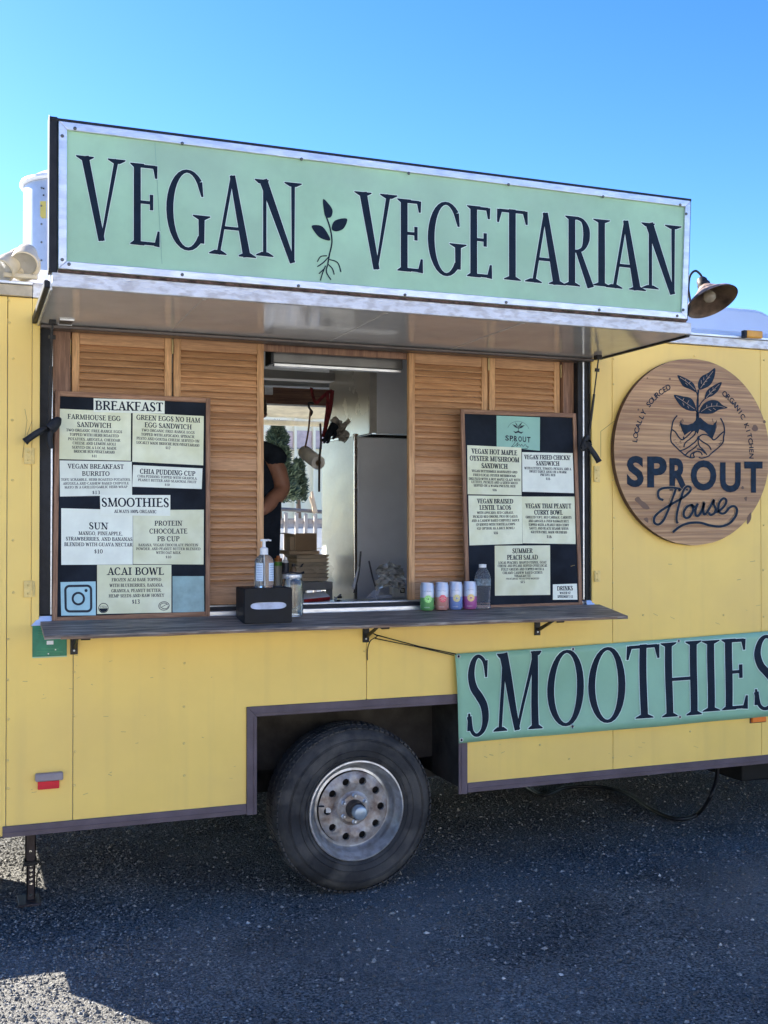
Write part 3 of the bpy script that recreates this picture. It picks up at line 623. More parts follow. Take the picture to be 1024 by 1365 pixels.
bx('ceiling_beam', GREYW, X(300,508,1.9), X(441,508,1.9), 1.8, 1.9, Z(400,509,1.9), Z(400,509,1.9)+.05, TR, .004)
# ---- underside
mb = MB()
for y in (.70, 1.65): mb.box(XL+.05, XR-.1, y, y+.05, .30, .419)
for x in (.4, 1.0, 2.15, 2.9, 3.8, 4.7): mb.box(x, x+.05, .3, YB-.05, .36, .4195)
mb.tube([(1.56,.1,.35),(1.56,2.25,.35)], .035, 12)
mb.build('chassis', BLK, TR)
bx('light_block_skirt', TRIM, .7, XR-.05, YB-.03, YB-.005, .17, .41, TR, 0)  # unseen skirt added to stop sun reaching the ground under the trailer
tk = bx('under_tank', mat('tank_black', (.012,.013,.015), .5, spec=0.2), X(989,1030,.25), X(989,1030,.25)+.9, .25, .9, .24, .398, TR, .01)
# ---- wheels
def wheel(cx, cy, cz, sgn, full=True):
    R = .3575; wd = .205; nx = 96
    w = MB(); prof = []
    # sgn -1: outer face toward -y
    P = [(.212,.012),(.222,.0),(.245,-.008),(.285,-.010),(.318,-.004),(.338,.010),(.349,.028)]
    P += [(.352,.030)]; 
    inner = [(.349,wd-.028),(.338,wd-.010),(.318,wd+.004),(.25,wd+.006),(.212,wd-.01)]
    prof = P+[(.3565,.034),(.3575,.06)]+[(.3575,wd-.06),(.3565,wd-.034)]+inner+[(.205,wd-.03),(.205,.03)]
    w.lathe([(r, h) for r, h in prof], (cx, cy, cz), (0,1,0), 72, closed=True)
    o = w.build('wheel', TIRE, TR)
    # tread blocks
    tb = MB(); nb = 84
    for i in range(nb):
        a = 2*math.pi*i/nb
        for j, (h0, h1, off) in enumerate(((.012,.052,0),(.058,.098,.5),(.107,.147,0),(.153,.193,.5))):
            a0 = a+off*2*math.pi/nb; a1 = a0+2*math.pi/nb*.66; vs = []
            for rad in (.346, .361 if j in (1,2) else .358):
                for hh in (h0, h1):
                    rz_ = rad-(.006 if (hh in (.012,.193)) and rad > .35 else 0)
                    for aa in (a0, a1): vs.append((cx+rz_*math.cos(aa), cy+hh, cz+rz_*math.sin(aa)))
            tb.add(vs, [(0,1,3,2),(4,6,7,5),(0,4,5,1),(2,3,7,6),(0,2,6,4),(1,5,7,3)])
    tag(tb.build('tread', TIRE, o), kind='stuff')
    for rad, hh in ((.300,-.0085),(.306,-.0075),(.258,-.0105),(.232,-.006)):
        MB().lathe([(rad-.0015,hh+.002),(rad,hh-.002),(rad+.0015,hh+.002)], (cx,cy,cz), (0,1,0), 64).build('sidewall_ring', TIRE, o)
    rb = MB().lathe([(.207,.020),(.216,.004),(.214,-.003),(.208,-.004),(.203,.004),(.197,.022),(.190,.028),(.186,.045),(.176,.062),(.170,.066),(.160,.064),(.1605,.072),(.19,.15),(.205,.16)], (cx,cy,cz), (0,1,0), 72).build('rim', RIM, o)
    # disc with ten round holes
    d = MB(); nh = 10; ro, ri = .158, .074; hr = .0165; rc = .122; yh = .047
    for i in range(nh):
        a0 = 2*math.pi*(i-.5)/nh; a1 = 2*math.pi*(i+.5)/nh; am = (a0+a1)/2; bd = []
        for q in range(6): bd.append((ri, a0+(a1-a0)*q/6))
        for q in range(6): bd.append((ri+(ro-ri)*q/6, a1))
        for q in range(6): bd.append((ro, a1+(a0-a1)*q/6))
        for q in range(6): bd.append((ro+(ri-ro)*q/6, a0))
        hc = (rc*math.cos(am), rc*math.sin(am)); bp_ = [(r*math.cos(a), r*math.sin(a), r) for r, a in bd]
        vs = []; fs = []
        for (x, z, r) in bp_:
            an = math.atan2(z-hc[1], x-hc[0]); hgt = yh-.012*math.sin(math.pi*(r-ri)/(ro-ri)); vs.append((cx+x, cy+hgt, cz+z))
            vs.append((cx+hc[0]+hr*math.cos(an), cy+yh-.013, cz+hc[1]+hr*math.sin(an)))
            vs.append((cx+hc[0]+hr*.93*math.cos(an), cy+yh+.0, cz+hc[1]+hr*.93*math.sin(an)))
        m_ = 24
        for q in range(m_):
            e = (q+1)%m_; fs += [(3*q,3*e,3*e+1,3*q+1),(3*q+1,3*e+1,3*e+2,3*q+2)]
        d.add(vs, fs, 0, True)
    d.lathe([(ri,yh),(.066,yh-.004),(.060,yh-.012),(.052,yh-.012),(.001,yh-.012)], (cx,cy,cz), (0,1,0), 40)
    dd = d.build('rim_disc', RUST, o)
    MB().lathe([(.155,.09),(.001,.09)], (cx,cy,cz), (0,1,0), 24).build('drum', mat('drum_dark', (.03,.025,.022), .8), o)
    MB().lathe([(.040,.05),(.040,.02),(.036,.0),(.036,-.018)], (cx,cy,cz), (0,1,0), 32).build('hub', mat('hub_iron', (.10,.085,.075), .55, .5, var=.3, vscale=20), o)
    MB().lathe([(.031,-.015),(.0315,-.040),(.027,-.050),(.020,-.0535),(.001,-.0535)], (cx,cy,cz), (0,1,0), 32).build('hub_cap', mat('hub_cap_blue_grey', (.36,.44,.50), .35, .5), o)
    for k in range(6):
        a = R_(30+60*k); p = (cx+.056*math.cos(a), cy+.048, cz+.056*math.sin(a))
        MB().lathe([(.011,0),(.011,-.014),(.007,-.018),(.007,-.020)], p, (0,1,0), 6).lathe([(.005,-.02),(.005,-.030),(.0004,-.031)], p, (0,1,0), 8).build('lug_nut', ALU, o)
    p = (cx-.135, cy, cz+.02)
    MB().tube([(p[0]-.038,p[1]+.01,p[2]+.012),(p[0]-.005,p[1]+.03,p[2]+.004)], .0035, 8).build('valve_stem', RUB, o)
    bx('balance_weight', ALU, cx-.128, cx-.105, cy+.035, cy+.041, cz-.008, cz+.018, o, .002)
    return o
wc = at(475.5, 1086, .04)
wheel(wc.x, .035, .352, -1)
# far side wheel: plain dark tyre glimpsed behind
mb = MB().lathe([(.2,0),(.34,0),(.3575,.03),(.3575,.17),(.34,.2),(.2,.2)], (wc.x, 2.1, .352), (0,1,0), 40, closed=True); mb.build('wheel', TIRE, TR)
# ---- jack stand leg at the left end
jl = MB(); jy = .42; J = lambda px, py: at(px, py, jy)
xa, xb = X(33.5,1150,jy), X(47.5,1150,jy)
def perf(x0, x1, z0, z1, y, zs, r):      # plate with a column of round holes
    mb = MB(); xc = (x0+x1)/2; zc = sorted(zs); edges = [z0]+[(zc[i]+zc[i+1])/2 for i in range(len(zc)-1)]+[z1]
    if not zc: return mb
    for th, yy in ((0, y),):
        for i, z in enumerate(zc):
            a, b = edges[i], edges[i+1]; bd = []
            for q in range(4): bd.append((x0+(x1-x0)*q/4, a))
            for q in range(4): bd.append((x1, a+(b-a)*q/4))
            for q in range(4): bd.append((x1+(x0-x1)*q/4, b))
            for q in range(4): bd.append((x0, b+(a-b)*q/4))
            vs = []
            for (xx, zz) in bd:
                an = math.atan2(zz-z, xx-xc); vs += [(xx, yy, zz), (xc+r*math.cos(an), yy, z+r*math.sin(an))]
            mb.add(vs, [(2*q, 2*((q+1)%16), 2*((q+1)%16)+1, 2*q+1) for q in range(16)])
            v2 = [(v[0], v[1]+.006, v[2]) for v in vs]; mb.add(v2, [(2*q, 2*q+1, 2*((q+1)%16)+1, 2*((q+1)%16)) for q in range(16)])
    mb.box(x0, x0+.004, y, y+.04, z0, z1).box(x1-.004, x1, y, y+.04, z0, z1)
    return mb
JM = mat('jack_brown_steel', (.06,.048,.048), .55, .3, spec=0.2, var=.2, vscale=20)
jk = perf(xa, xb, J(40,1148).z, .42, jy-.02, [J(40,1134).z], .0075).build('jack_leg', JM, TR)
perf(xa+.006, xb-.002, J(40,1200).z, J(40,1149).z, jy-.014, [J(41,y).z for y in (1153,1159,1165,1171,1177,1192)], .0068).build('inner_leg', JM, jk)
zc = J(40,1148).z
mb = MB(); mb.box(xa-.006, xb+.006, jy-.03, jy+.03, zc-.012, zc+.006).tube([(xa-.012,jy-.025,zc-.03),(xa-.008,jy-.03,zc-.005),(xb+.01,jy-.03,zc),(xb+.016,jy-.025,zc-.012)], .0045, 8); mb.build('clamp_pin', BLK, jk)
MB().tube(crom([J(47,1147),J(54,1149),J(55,1156),J(50,1164),J(49,1180),J(51,1188)]), .003, 6).build('pin_cord', BLK, jk)
bx('foot_plate', JM, xa-.03, xb+.02, jy-.07, jy+.07, .002, .014, jk, .004)
bx('foot_riser', JM, xa-.002, xb+.004, jy-.03, jy+.03, .0145, J(40,1199).z, jk, .003)
# ---- hanging cable under the trailer
cb = [at(957,1020,.35), at(955,1040,.33), at(946,1064,.30)]
p4 = onz(930,1085,.02); p5 = onz(903,1092,.015); p6 = onz(870,1080,.015); p7 = onz(835,1058,.015); p8 = onz(800,1049,.015); p9 = onz(755,1050,.015); p10 = onz(725,1060,.015); p11 = onz(700,1048,.015)
cbl = MB().tube(crom([at(958,1005,.35)]+cb+[p4,p5,p6,p7,p8,p9,p10,p11], 8), .011, 10).build('power_cable', mat('cable_black', (.012,.013,.016), .4, spec=0.3))
tag(cbl, 'thick black cable drooping from under the trailer right of the wheel onto the asphalt', 'cable')
# ---- markers, plates on the skin
def plate(name, m, a, b, y0, y1, bev=.002, parent=TR):      # pixel corner boxes on the skin
    return bx(name, m, X(a[0],a[1]), X(b[0],a[1]), y0, y1, Z(a[0],b[1]), Z(a[0],a[1]), parent, bev)
mk = plate('side_marker', mat('marker_housing', (.30,.26,.27), .4), (46.5,1030), (83.5,1040.5), -.034, -.0075, .005)
plate('reflector', mat('red_reflector', (.75,.02,.04), .25, emis=None), (50,1041), (78.5,1051.5), -.022, -.0075, .002, mk)
mb = MB()
for i in range(9):
    x0 = X(52+i*2.9,1046); mb.box(x0, x0+.004, -.0235, -.0222, Z(60,1050.5), Z(60,1042))
tag(mb.build('lens_rib', MATS['red_reflector'], mk), kind='stuff')
mk = plate('side_marker', mat('orange_reflector', (.80,.20,.02), .3), (999.5,954), (1018,962.5), -.022, -.0075, .003)
plate('marker_base', mat('marker_dark', (.12,.05,.03), .5), (998,952.5), (1019.5,964), -.010, -.0074, .002, mk)
am = mat('amber_lens', (.72,.34,.04), .3)
mk = bx('roof_marker', am, X(992,436,-.03), X(1013,436,-.03), -.055, -.031, ZT+.048, ZT+.085, TR, .006)
bx('marker_base', RUB, X(988,436,-.03), X(991.5,436,-.03), -.055, -.031, ZT+.046, ZT+.083, mk, .002)
gp = thing('green_plate', 'small green metal information plate on the yellow skin under the shelf left end', 'plate', at(65,855,-.009))
plate('plate_sheet', mat('plate_green', (.02,.22,.12), .4, var=.15, vscale=20), (43,832), (89,875.5), -.0105, -.0078, .001, gp)
plate('sticker', WHITE, (62,854), (71,859), -.0112, -.0107, 0, gp)
plate('plate_edge', mat('pale_green', (.45,.62,.40), .5), (43,875.6), (89,877), -.011, -.0078, 0, gp)
pr = Print(planefn(at(65,855,-.0106), NF), .0003)
for y, x0, x1 in ((865,55,78),(869,49,84),(872,49,80),(846,50,58),(843,50,56),(839,50,55)): pr.rib([(x0,y),(x1,y)], .8)
for q in ((64.5,871.5),(74,866)): pr.poly([(q[0]-.8,q[1]-.8),(q[0]-.8,q[1]+.8),(q[0]+.8,q[1]+.8),(q[0]+.8,q[1]-.8)], 1)
pr.build('plate_print', [mat('plate_print_green', (.07,.30,.14), .5), WHITE], gp)
# spring clamps on the jambs
def clamp(name, label, path_a, path_b, jaw, y):
    t = thing(name, label, 'clamp', at(*jaw[0], y))
    MB().tube(crom([at(a,b,y+dy) for a, b, dy in path_a], 5), [.0145]*2+[.013]*(5*(len(path_a)-1)-3)+[.010]*2, 10).build('handle', RUB, t)
    MB().tube(crom([at(a,b,y+dy) for a, b, dy in path_b], 5), [.011]*2+[.012]*(5*(len(path_b)-1)-3)+[.009]*2, 10).build('handle', RUB, t)
    p = at(*jaw[0], y); q = at(*jaw[1], y)
    MB().tube(crom([p, p.lerp(q,.5)+Vector((.01,0,.006)), q], 4), [.022,.024,.024,.022,.020,.016,.014,.012,.008], 10).build('jaw', RUB, t)
    MB().lathe([(.011,-.02),(.011,.02)], p, (0,1,0), 12).build('spring', BLK, t)
clamp('spring_clamp', 'black spring clamp gripping the left edge of the opening beside the breakfast board',
      [(33,589,0),(45,580,0),(62,570,0)], [(68,598,0),(66,585,0),(70,566,0)], [(66,572),(78,556)], -.05)
clamp('spring_clamp', 'black spring clamp hanging at the right edge of the opening beside the round wooden sign',
      [(799,616,-.02),(793,606,-.01),(783,592,0)], [(776,596,0),(779,588,0),(783,580,0)], [(783,590),(775,600)], -.04)
# ================================================================== ROOF THINGS
vt = thing('roof_vent', 'pale cylindrical roof vent with rolled lip behind the left end of the big sign', 'roof vent', (0,0,0))
vy = .85; vc = X(92,280,vy); vr = vc-X(31,280,vy)
vz0, vz1 = rz(vy)-.02, Z(31,246,vy)
vt.location = (vc, vy, vz0)
MB().lathe([(vr,vz0),(vr,vz1),(vr-.004,vz1),(vr-.004,vz0)], (vc,vy,0), (0,0,1), 48).build('drum', GALV, vt)
MB().lathe([(vr-.002,vz1-.01),(vr+.012,vz1-.012),(vr+.018,vz1-.002),(vr+.014,vz1+.010),(vr+.002,vz1+.012),(vr*.7,vz1+.05),(0.001,vz1+.06)], (vc,vy,0), (0,0,1), 48).build('lip', WROOF, vt)
def on_cyl(px, py, off):
    r = ray(px, py); o = CAM-Vector((vc,vy,0)); a = r.x**2+r.y**2; b = 2*(o.x*r.x+o.y*r.y); c = o.x**2+o.y**2-(vr+off)**2
    q = b*b-4*a*c; t = (-b-math.sqrt(max(q,0)))/(2*a); return CAM+r*t
pr = Print(on_cyl, .002); pr.poly([(53.5,268),(53.5,288),(56,291),(70,291),(70,268)]); pr.build('sticker', mat('sticker_yellow', (.55,.45,.10), .5), vt)
pr = Print(on_cyl, .002)
for y in (251,260): pr.poly([(57,y-1),(57,y+1),(59,y+1),(59,y-1)])
pr.build('vent_hole', DARK, vt)
rc_ = thing('roof_hatch', 'white rounded roof hatch showing above the rail behind the barn lamp', 'roof hatch', (3.3,.5,2.5))
mb = MB(); y0 = .10; n = 10
hx_a, hx_b = 2.62, X(1040,425,y0); zt2 = Z(965,408,y0); prof = []
pts = [(hx_a, 2.49), (hx_b, 2.49)]+[(hx_b-.16+.16*math.cos(R_(a)), zt2-.13+.13*math.sin(R_(a))) for a in range(0, 91, 10)]+[(hx_a, zt2)]
mb.prism([(x, y0, z) for x, z in pts], (0, 1.2, 0)); mb.build('hatch_cover', mat('hatch_cover_white', (.46,.57,.76), .4, var=.03, vscale=3), rc_, .02)
MB().box(vc-vr*.55-.002, vc-vr*.55+.002, vy-vr*.84, vy-vr*.80, vz0+.05, vz1-.02).build('seam', GALV, vt)
mb = MB()
for k in range(5):
    for u in (.55, .95): an = math.pi*(1+.5*u); mb.lathe([(.005,0),(.004,.003),(.0004,.004)], (vc+vr*math.cos(an), vy+vr*math.sin(an), vz0+(vz1-vz0)*(.12+.19*k)), (math.cos(an), math.sin(an), 0), 8)
tag(mb.build('vent_screws', MATS['screw_grey'] if 'screw_grey' in MATS else mat('screw_grey', (.13,.14,.14), .4, .5), vt), kind='stuff')
# floodlights
def spot(cx, cy, r, aim, label):
    t = thing('floodlight', label, 'floodlight', at(cx, cy, -.02)); t['group'] = 'cream floodlights on the roof rail'
    o = at(cx, cy, -.03); ax = Vector(aim).normalized()
    MB().lathe([(.001,-.11),(r*.45,-.105),(r*.75,-.08),(r*.97,-.03),(r,0),(r*1.03,.006),(r*1.03,.018),(r*.93,.02),(r*.90,.012)], o, ax, 28).build('lamp_head', CREAMP, t)
    MB().lathe([(r*.905,.013),(r*.80,.010),(.0005,.002)], o, ax, 28).build('lens', mat('flood_lens', (.42,.38,.30), .15), t)
    for k in range(6):
        MB().lathe([(r*(.9-.12*k),-.035-.011*k),(r*(.93-.12*k),-.038-.011*k),(r*(.88-.12*k),-.041-.011*k)], o, ax, 24).build('cooling_ring', CREAMP, t)
    return t, o, ax
t1, o1, a1 = spot(33, 349, .050, (-.15,-.75,-.62), 'cream round floodlight nearer the sign on the left roof rail')
MB().lathe([(.062,-.012),(.066,0),(.062,.012),(.001,.014)], at(31,352,.02), (0,-1,0), 28).build('back_plate', CREAMP, t1)
MB().tube([at(27,365,-.02), at(28,356,-.0), o1-a1*.05], .012, 10).build('swivel', CREAMP, t1)
t2, o2, a2 = spot(6, 358, .046, (-.5,-.6,-.62), 'cream round floodlight at the left edge of the photo on the roof rail')
MB().tube([at(20,366,-.02), at(16,358,.0), o2-a2*.05], .012, 10).build('swivel', CREAMP, t2)
bx('mount_box', CREAMP, X(4,370,-.03), X(50,370,-.03), -.05, -.031, Z(30,372,-.03), Z(30,366,-.03), t1, .004)
# barn lamp
bl = thing('barn_lamp', 'rusty gooseneck barn lamp at the right end of the big sign, bulb unlit', 'lamp', at(918,412,-.66))
by = -.66; cap = at(937,377,by); opn = at(948,409,by)
axd = (Vector((.12,-.50,-.95))).normalized(); opn = cap+axd*.088
LM = mat('lamp_weathered', (.36,.25,.20), .6, .3, col2=(.13,.10,.09), vscale=40, bump=.35, bscale=70, contrast=(.4,.6)); LI = mat('lamp_inside', (.13,.085,.055), .5, .4, var=.3, vscale=14)
MB().lathe([(.001,-.022),(.016,-.022),(.022,-.012),(.023,.006),(.027,.008),(.026,.024)], cap, axd, 32).build('lamp_cap', mat('lamp_cap_dark', (.045,.042,.042), .5, .4, var=.3, vscale=30), bl)
sh_o = MB().lathe([(.024,.018),(.034,.030),(.056,.052),(.082,.072),(.100,.084),(.109,.096),(.1095,.099)], cap, axd, 48); sh_o.build('lamp_shade', LM, bl)
MB().lathe([(.1075,.0985),(.106,.094),(.097,.085),(.079,.074),(.053,.054),(.031,.034),(.001,.030)], cap, axd, 48).build('shade_lining', LI, bl)
MB().lathe([(.009,.030),(.013,.045),(.024,.062),(.027,.074),(.021,.088),(.009,.096),(.0004,.098)], cap, axd, 24).build('bulb', mat('frosted_bulb', (.55,.48,.36), .12, trans=.5), bl)
MB().tube(crom([at(917,420,by+.02),at(920,402,by),at(918,385,by),at(920,368,by),at(927,361,by),at(934,366,by),at(937,373,by)],5), .0048, 10).build('gooseneck', BLK, bl)
# ================================================================== BIG SIGN
SYN = AY-.013
sg = thing('awning_sign', 'wide mint green sign with dark capitals and aluminium frame above the serving hatch', 'sign', (1.5, SYN, az+.05))
TL, TRc, BL_, BR_ = (78,162), (919,268.5), (77.5,358.5), (914.5,426)
def sq(u, v, y):      # bilinear on the photo rectangle of the sign
    px = (TL[0]*(1-u)+TRc[0]*u)*(1-v)+(BL_[0]*(1-u)+BR_[0]*u)*v; py = (TL[1]*(1-u)+TRc[1]*u)*(1-v)+(BL_[1]*(1-u)+BR_[1]*u)*v
    return at(px, py, y)
a, b, c, d = [sq(u, v, SYN) for u, v in ((0,1),(1,1),(1,0),(0,0))]
MB().prism([a,b,c,d], (0,.012,0)).build('sign_board', GRN, sg, .001)
fw = .026
def fr(p0, p1, q0, q1, nm='frame_rail'): return MB().prism([p0,p1,q1,q0], (0,-.009,0)).build(nm, ALU, sg, .002)
o_ = Vector((0,-.0008,0))
ai, bi, ci, di = a+Vector((fw,0,fw))+o_, b+Vector((-fw,0,fw))+o_, c+Vector((-fw,0,-fw))+o_, d+Vector((fw,0,-fw))+o_
a2_, b2_, c2_, d2_ = a+o_, b+o_, c+o_, d+o_
fr(a2_,b2_,ai,bi); fr(c2_,d2_,ci,di); fr(d2_+Vector((0,0,0)),a2_,di,ai); fr(b2_,c2_,bi,ci)
def bar(p, q, w0, w1, y0, y1, m, nm, z=True):
    pass
for (p, q, dx0, dx1, dz0, dz1, nm, m) in ((a,d,-.030,-.0015,-.012,.016,'side_seal',RUB),(d,c,-.026,.012,.0015,.012,'top_seal',RUB),(b,c,.0015,.011,-.004,.010,'side_seal',RUB)):
    if nm == 'side_seal':
        MB().hexa([(p.x+dx0,SYN+.0,p.z+dz0),(p.x+dx1,SYN+.0,p.z+dz0),(p.x+dx1,SYN+.05,p.z+dz0),(p.x+dx0,SYN+.05,p.z+dz0)], [(q.x+dx0,SYN+.0,q.z+dz1),(q.x+dx1,SYN+.0,q.z+dz1),(q.x+dx1,SYN+.05,q.z+dz1),(q.x+dx0,SYN+.05,q.z+dz1)]).build(nm, m, sg, .004)
    else:
        MB().hexa([(p.x+dx0+.001,SYN-.002,p.z+dz0),(p.x+dx0+.001,SYN-.002,p.z+dz1),(p.x+dx0+.001,SYN+.05,p.z+dz1),(p.x+dx0+.001,SYN+.05,p.z+dz0)], [(q.x+dx1-.001,SYN-.002,q.z+dz0),(q.x+dx1-.001,SYN-.002,q.z+dz1),(q.x+dx1-.001,SYN+.05,q.z+dz1),(q.x+dx1-.001,SYN+.05,q.z+dz0)]).build(nm, m, sg, .003)
bx('top_edge', mat('seal_grey', (.11,.12,.12), .4, .3), a.x-.03, a.x-.0265, SYN-.004, SYN+.05, a.z, d.z+.018, sg, .002)
MB().prism([a+Vector((0,.013,0)), b+Vector((0,.013,0)), c+Vector((0,.013,0)), d+Vector((0,.013,0))], (0,.03,0)).build('backing', mat('backing_white', (.6,.6,.6), .4), sg)
MB().box(a.x, b.x, SYN-.004, SYN+.012, a.z-.010, a.z-.0015).build('rust_gap', mat('rusty_joint', (.12,.07,.05), .9, var=.4, vscale=40, bump=.5, bscale=90), sg)
for i in range(170):
    pass
mb = MB()
for px, py in ((100,171),(83,181),(243,191),(402,212),(545,231),(678,246),(804,262),(907,273),(915,285),(83,346),(92,352),(243,366),(398,381),(540,393),(675,403),(799,413),(903,421),(911,413)):
    p = at(px, py, SYN-.0105); mb.lathe([(.0058,0),(.0052,.0025),(.003,.004),(.0004,.0043)], p, (0,-1,0), 10)
tag(mb.build('screws', mat('screw_grey', (.13,.14,.14), .4, .5), sg), kind='stuff')
LET = [('V',103.5,164,210,321),('E',173.5,213,218.5,327.5),('G',222.5,277.5,226.5,333.5),('A',283.5,336,234,341),('N',343.5,399,241.5,343.5),
       ('V',476,525,257.5,359),('E',531,563.5,266,362.5),('G',571.5,618,269.5,367.5),('E',624,655.5,275,370),('T',663,703,279,373.5),
       ('A',705.5,748,283.5,378),('R',755,788.5,289,382),('I',793.5,810.5,292.5,381.5),('A',813,855,294,385.5),('N',859.5,904,299,386.5)]
def letter(parent, ch, x0, x1, yt, yb, o, n, slope, t, grow, name='letter', off=.0009, lean=0):
    w = x1-x0; h = yb-yt; ym = 0
    def fn(x, y, of):      # shear so the baseline follows the board
        return onplane(x, -y+slope*(x-(x0+x1)/2), o, n)+n*of
    def fng(x, y, of): return fn(x, y, of*1.0)
    if grow:
        pr = Print(fn, off*.35, .00003); draw_glyph(pr, ch, x0, -yb, w, h, t, 0, grow, sh=.055); pr.build('letter_outline', PALE, parent)
    pr = Print(fn, off, .00012); draw_glyph(pr, ch, x0, -yb, w, h, t, 0, 0, sh=.055, kseg=6); return pr.build(name, INK, parent)
so_ = Vector((0, SYN-.0003, 0))
for ch, x0, x1, yt, yb in LET:
    xm_ = (x0+x1)/2; slope = .1275-(yt-157-.1275*(xm_-67))/200*.049 if True else 0
    slope = (698.5-(yt+yb)/2)/(4286-xm_)
    sc_ = .93+.07*(900-xm_)/900
    letter(sg, ch, x0, x1, yt, yb, so_, NF, slope, 9.6*sc_, .75)
def sproutlet(fnp, parent, ink, s=1.0):
    pr = Print(fnp, .0009)
    Q = lambda p: [(a/2, b/2+140) for a, b in p]
    pr.rib(crom([Vector(p) for p in Q([(870,298),(880,328),(885,365),(878,400),(874,424)])], 5), 1.9)
    for lf in ([(862,250),(884,274),(886,290),(880,300),(868,298),(863,278)], [(925,303),(917,328),(897,337),(884,330),(893,308)], [(831,322),(856,322),(872,340),(880,361),(855,355),(840,340)]):
        pr.poly(crom([Vector(p) for p in Q(lf)], 4, True))
    for rt in ([(876,405),(862,420),(846,431)], [(868,428),(860,448),(854,468)], [(866,435),(850,450)], [(874,424),(870,445),(882,466)], [(874,424),(886,436),(891,452)], [(878,412),(900,420),(909,445)], [(872,402),(855,404),(846,418)]):
        pr.rib(crom([Vector(p) for p in Q(rt)], 4), 1.5)
    return pr.build('seedling_emblem', ink, parent)
sproutlet(planefn(so_, NF), sg, INK)
# joint line and stains on the board
pr = Print(planefn(so_, NF), .0003); pr.rib([(206.5,190),(216,352)], .5); pr.build('board_seam', mat('seam_green', (.22,.42,.33), .6), sg)
# ================================================================== SMOOTHIES BANNER
bn = thing('banner', 'green vinyl banner reading SMOOTHIES tied across the yellow skin right of the wheel', 'banner', at(830,915,-.03))
by_ = -.030
tl, tr_, br_, bl_ = (606.5,871.5), (1078,837), (1078,950.5), (612,991)
def wob(u, v): return -.004*math.sin(u*9+v*3)-.003*math.sin(u*23+1.3)*(v)-.004*math.sin(u*5+v*5)
def bpx(u, v): 
    return ((tl[0]*(1-u)+tr_[0]*u)*(1-v)+(bl_[0]*(1-u)+br_[0]*u)*v, (tl[1]*(1-u)+tr_[1]*u)*(1-v)+(bl_[1]*(1-u)+br_[1]*u)*v+1.5*math.sin(math.pi*u)*(1-v))
nu, nv = 60, 12; mb = MB(); vs = []
for j in range(nv+1):
    for i in range(nu+1):
        u, v = i/nu, j/nv; p = bpx(u, v); q = at(*p, by_); q.y += wob(u, v); vs.append(q)
mb.add(vs, [(j*(nu+1)+i, (j+1)*(nu+1)+i, (j+1)*(nu+1)+i+1, j*(nu+1)+i+1) for j in range(nv) for i in range(nu)], 0, True)
ob = mb.build('banner_sheet', GRNC, bn); sm = ob.modifiers.new('s', 'SOLIDIFY'); sm.thickness = .001; sm.offset = -1
def onban(x, y, off):
    u = (x-609)/(1078-609); v = max(0, min(1, (y-(871.5+(837-871.5)*u))/(119.5+(113.5-119.5)*u)))
    q = at(x, y, by_); q.y += wob(u, v)-off; return q
BAN = [('S',620.5,652.5,873,980),('M',660.5,721,869,973.5),('O',730.5,778.5,866,968),('O',786,833.5,862.5,963.5),('T',836,879,859,957),('H',882,933.5,855.5,954),('I',938,956.5,853.5,948),('E',963,995.5,851,945.5),('S',1001.5,1040,847,944.5)]
for ch, x0, x1, yt, yb in BAN:
    sl_ = -.073-.008*0
    def fn(x, y, of, x0=x0, x1=x1): return onban(x, -y+sl_*(x-(x0+x1)/2), of)
    pr = Print(fn, .0022, .00003); draw_glyph(pr, ch, x0, -yb, x1-x0, yb-yt, 9.4, 0, .95, sh=.055, kseg=6); pr.build('letter_outline', mat('banner_white', (.62,.80,.74), .5), bn)
    pr = Print(fn, .0031, .00012); draw_glyph(pr, ch, x0, -yb, x1-x0, yb-yt, 9.4, 0, 0, sh=.055, kseg=6); pr.build('letter', INK, bn)
for px, py in ((611,875),(615,986.5),(763,865),(763,968.5),(905,854.5),(905,955.5),(1058,843),(1058,947)):
    p = onban(px, py, .002); gm = MB(); prof = []
    for k in range(9): an = 2*math.pi*k/8; prof.append((.0072+.0026*math.cos(an), .0022*math.sin(an)))
    gm.lathe(prof, p, (0,-1,0), 16); go = gm.build('grommet', mat('brass_grommet', (.55,.56,.50), .3, .8), bn)
    MB().lathe([(.0055,.001),(.0003,.001)], p, (0,-1,0), 12).build('grommet_hole', DARK, go)
cd = MB().tube([at(500,846,-.05), at(560,862,-.05), at(608,872,-.04)], .0028, 6).tube([at(500,851,-.05), at(555,862,-.05), at(605,873.5,-.04)], .0024, 6).tube(crom([at(494,843,-.06),at(503,848,-.05),at(494,854,-.05),at(490,866,-.02),at(490,880,-.012)],4), .0024, 6).build('tie_cord', BLK, bn)
# ================================================================== ROUND WOODEN SIGN
cs_ = Vector((3.285, 0, 1.930)); RR = .452; ry0 = -.042
rs = thing('round_wooden_sign', 'round wooden sign with sprout in cupped hands and navy lettering on the yellow wall', 'sign', (cs_.x, ry0, cs_.z))
cpx = at(925.5, 602.5, ry0); cs_ = Vector((cpx.x, 0, cpx.z)); RR = (Z(922,478,ry0)-Z(926,727,ry0))/2
n = 96; edge = [(RR*math.cos(2*math.pi*i/n), RR*math.sin(2*math.pi*i/n)) for i in range(n)]
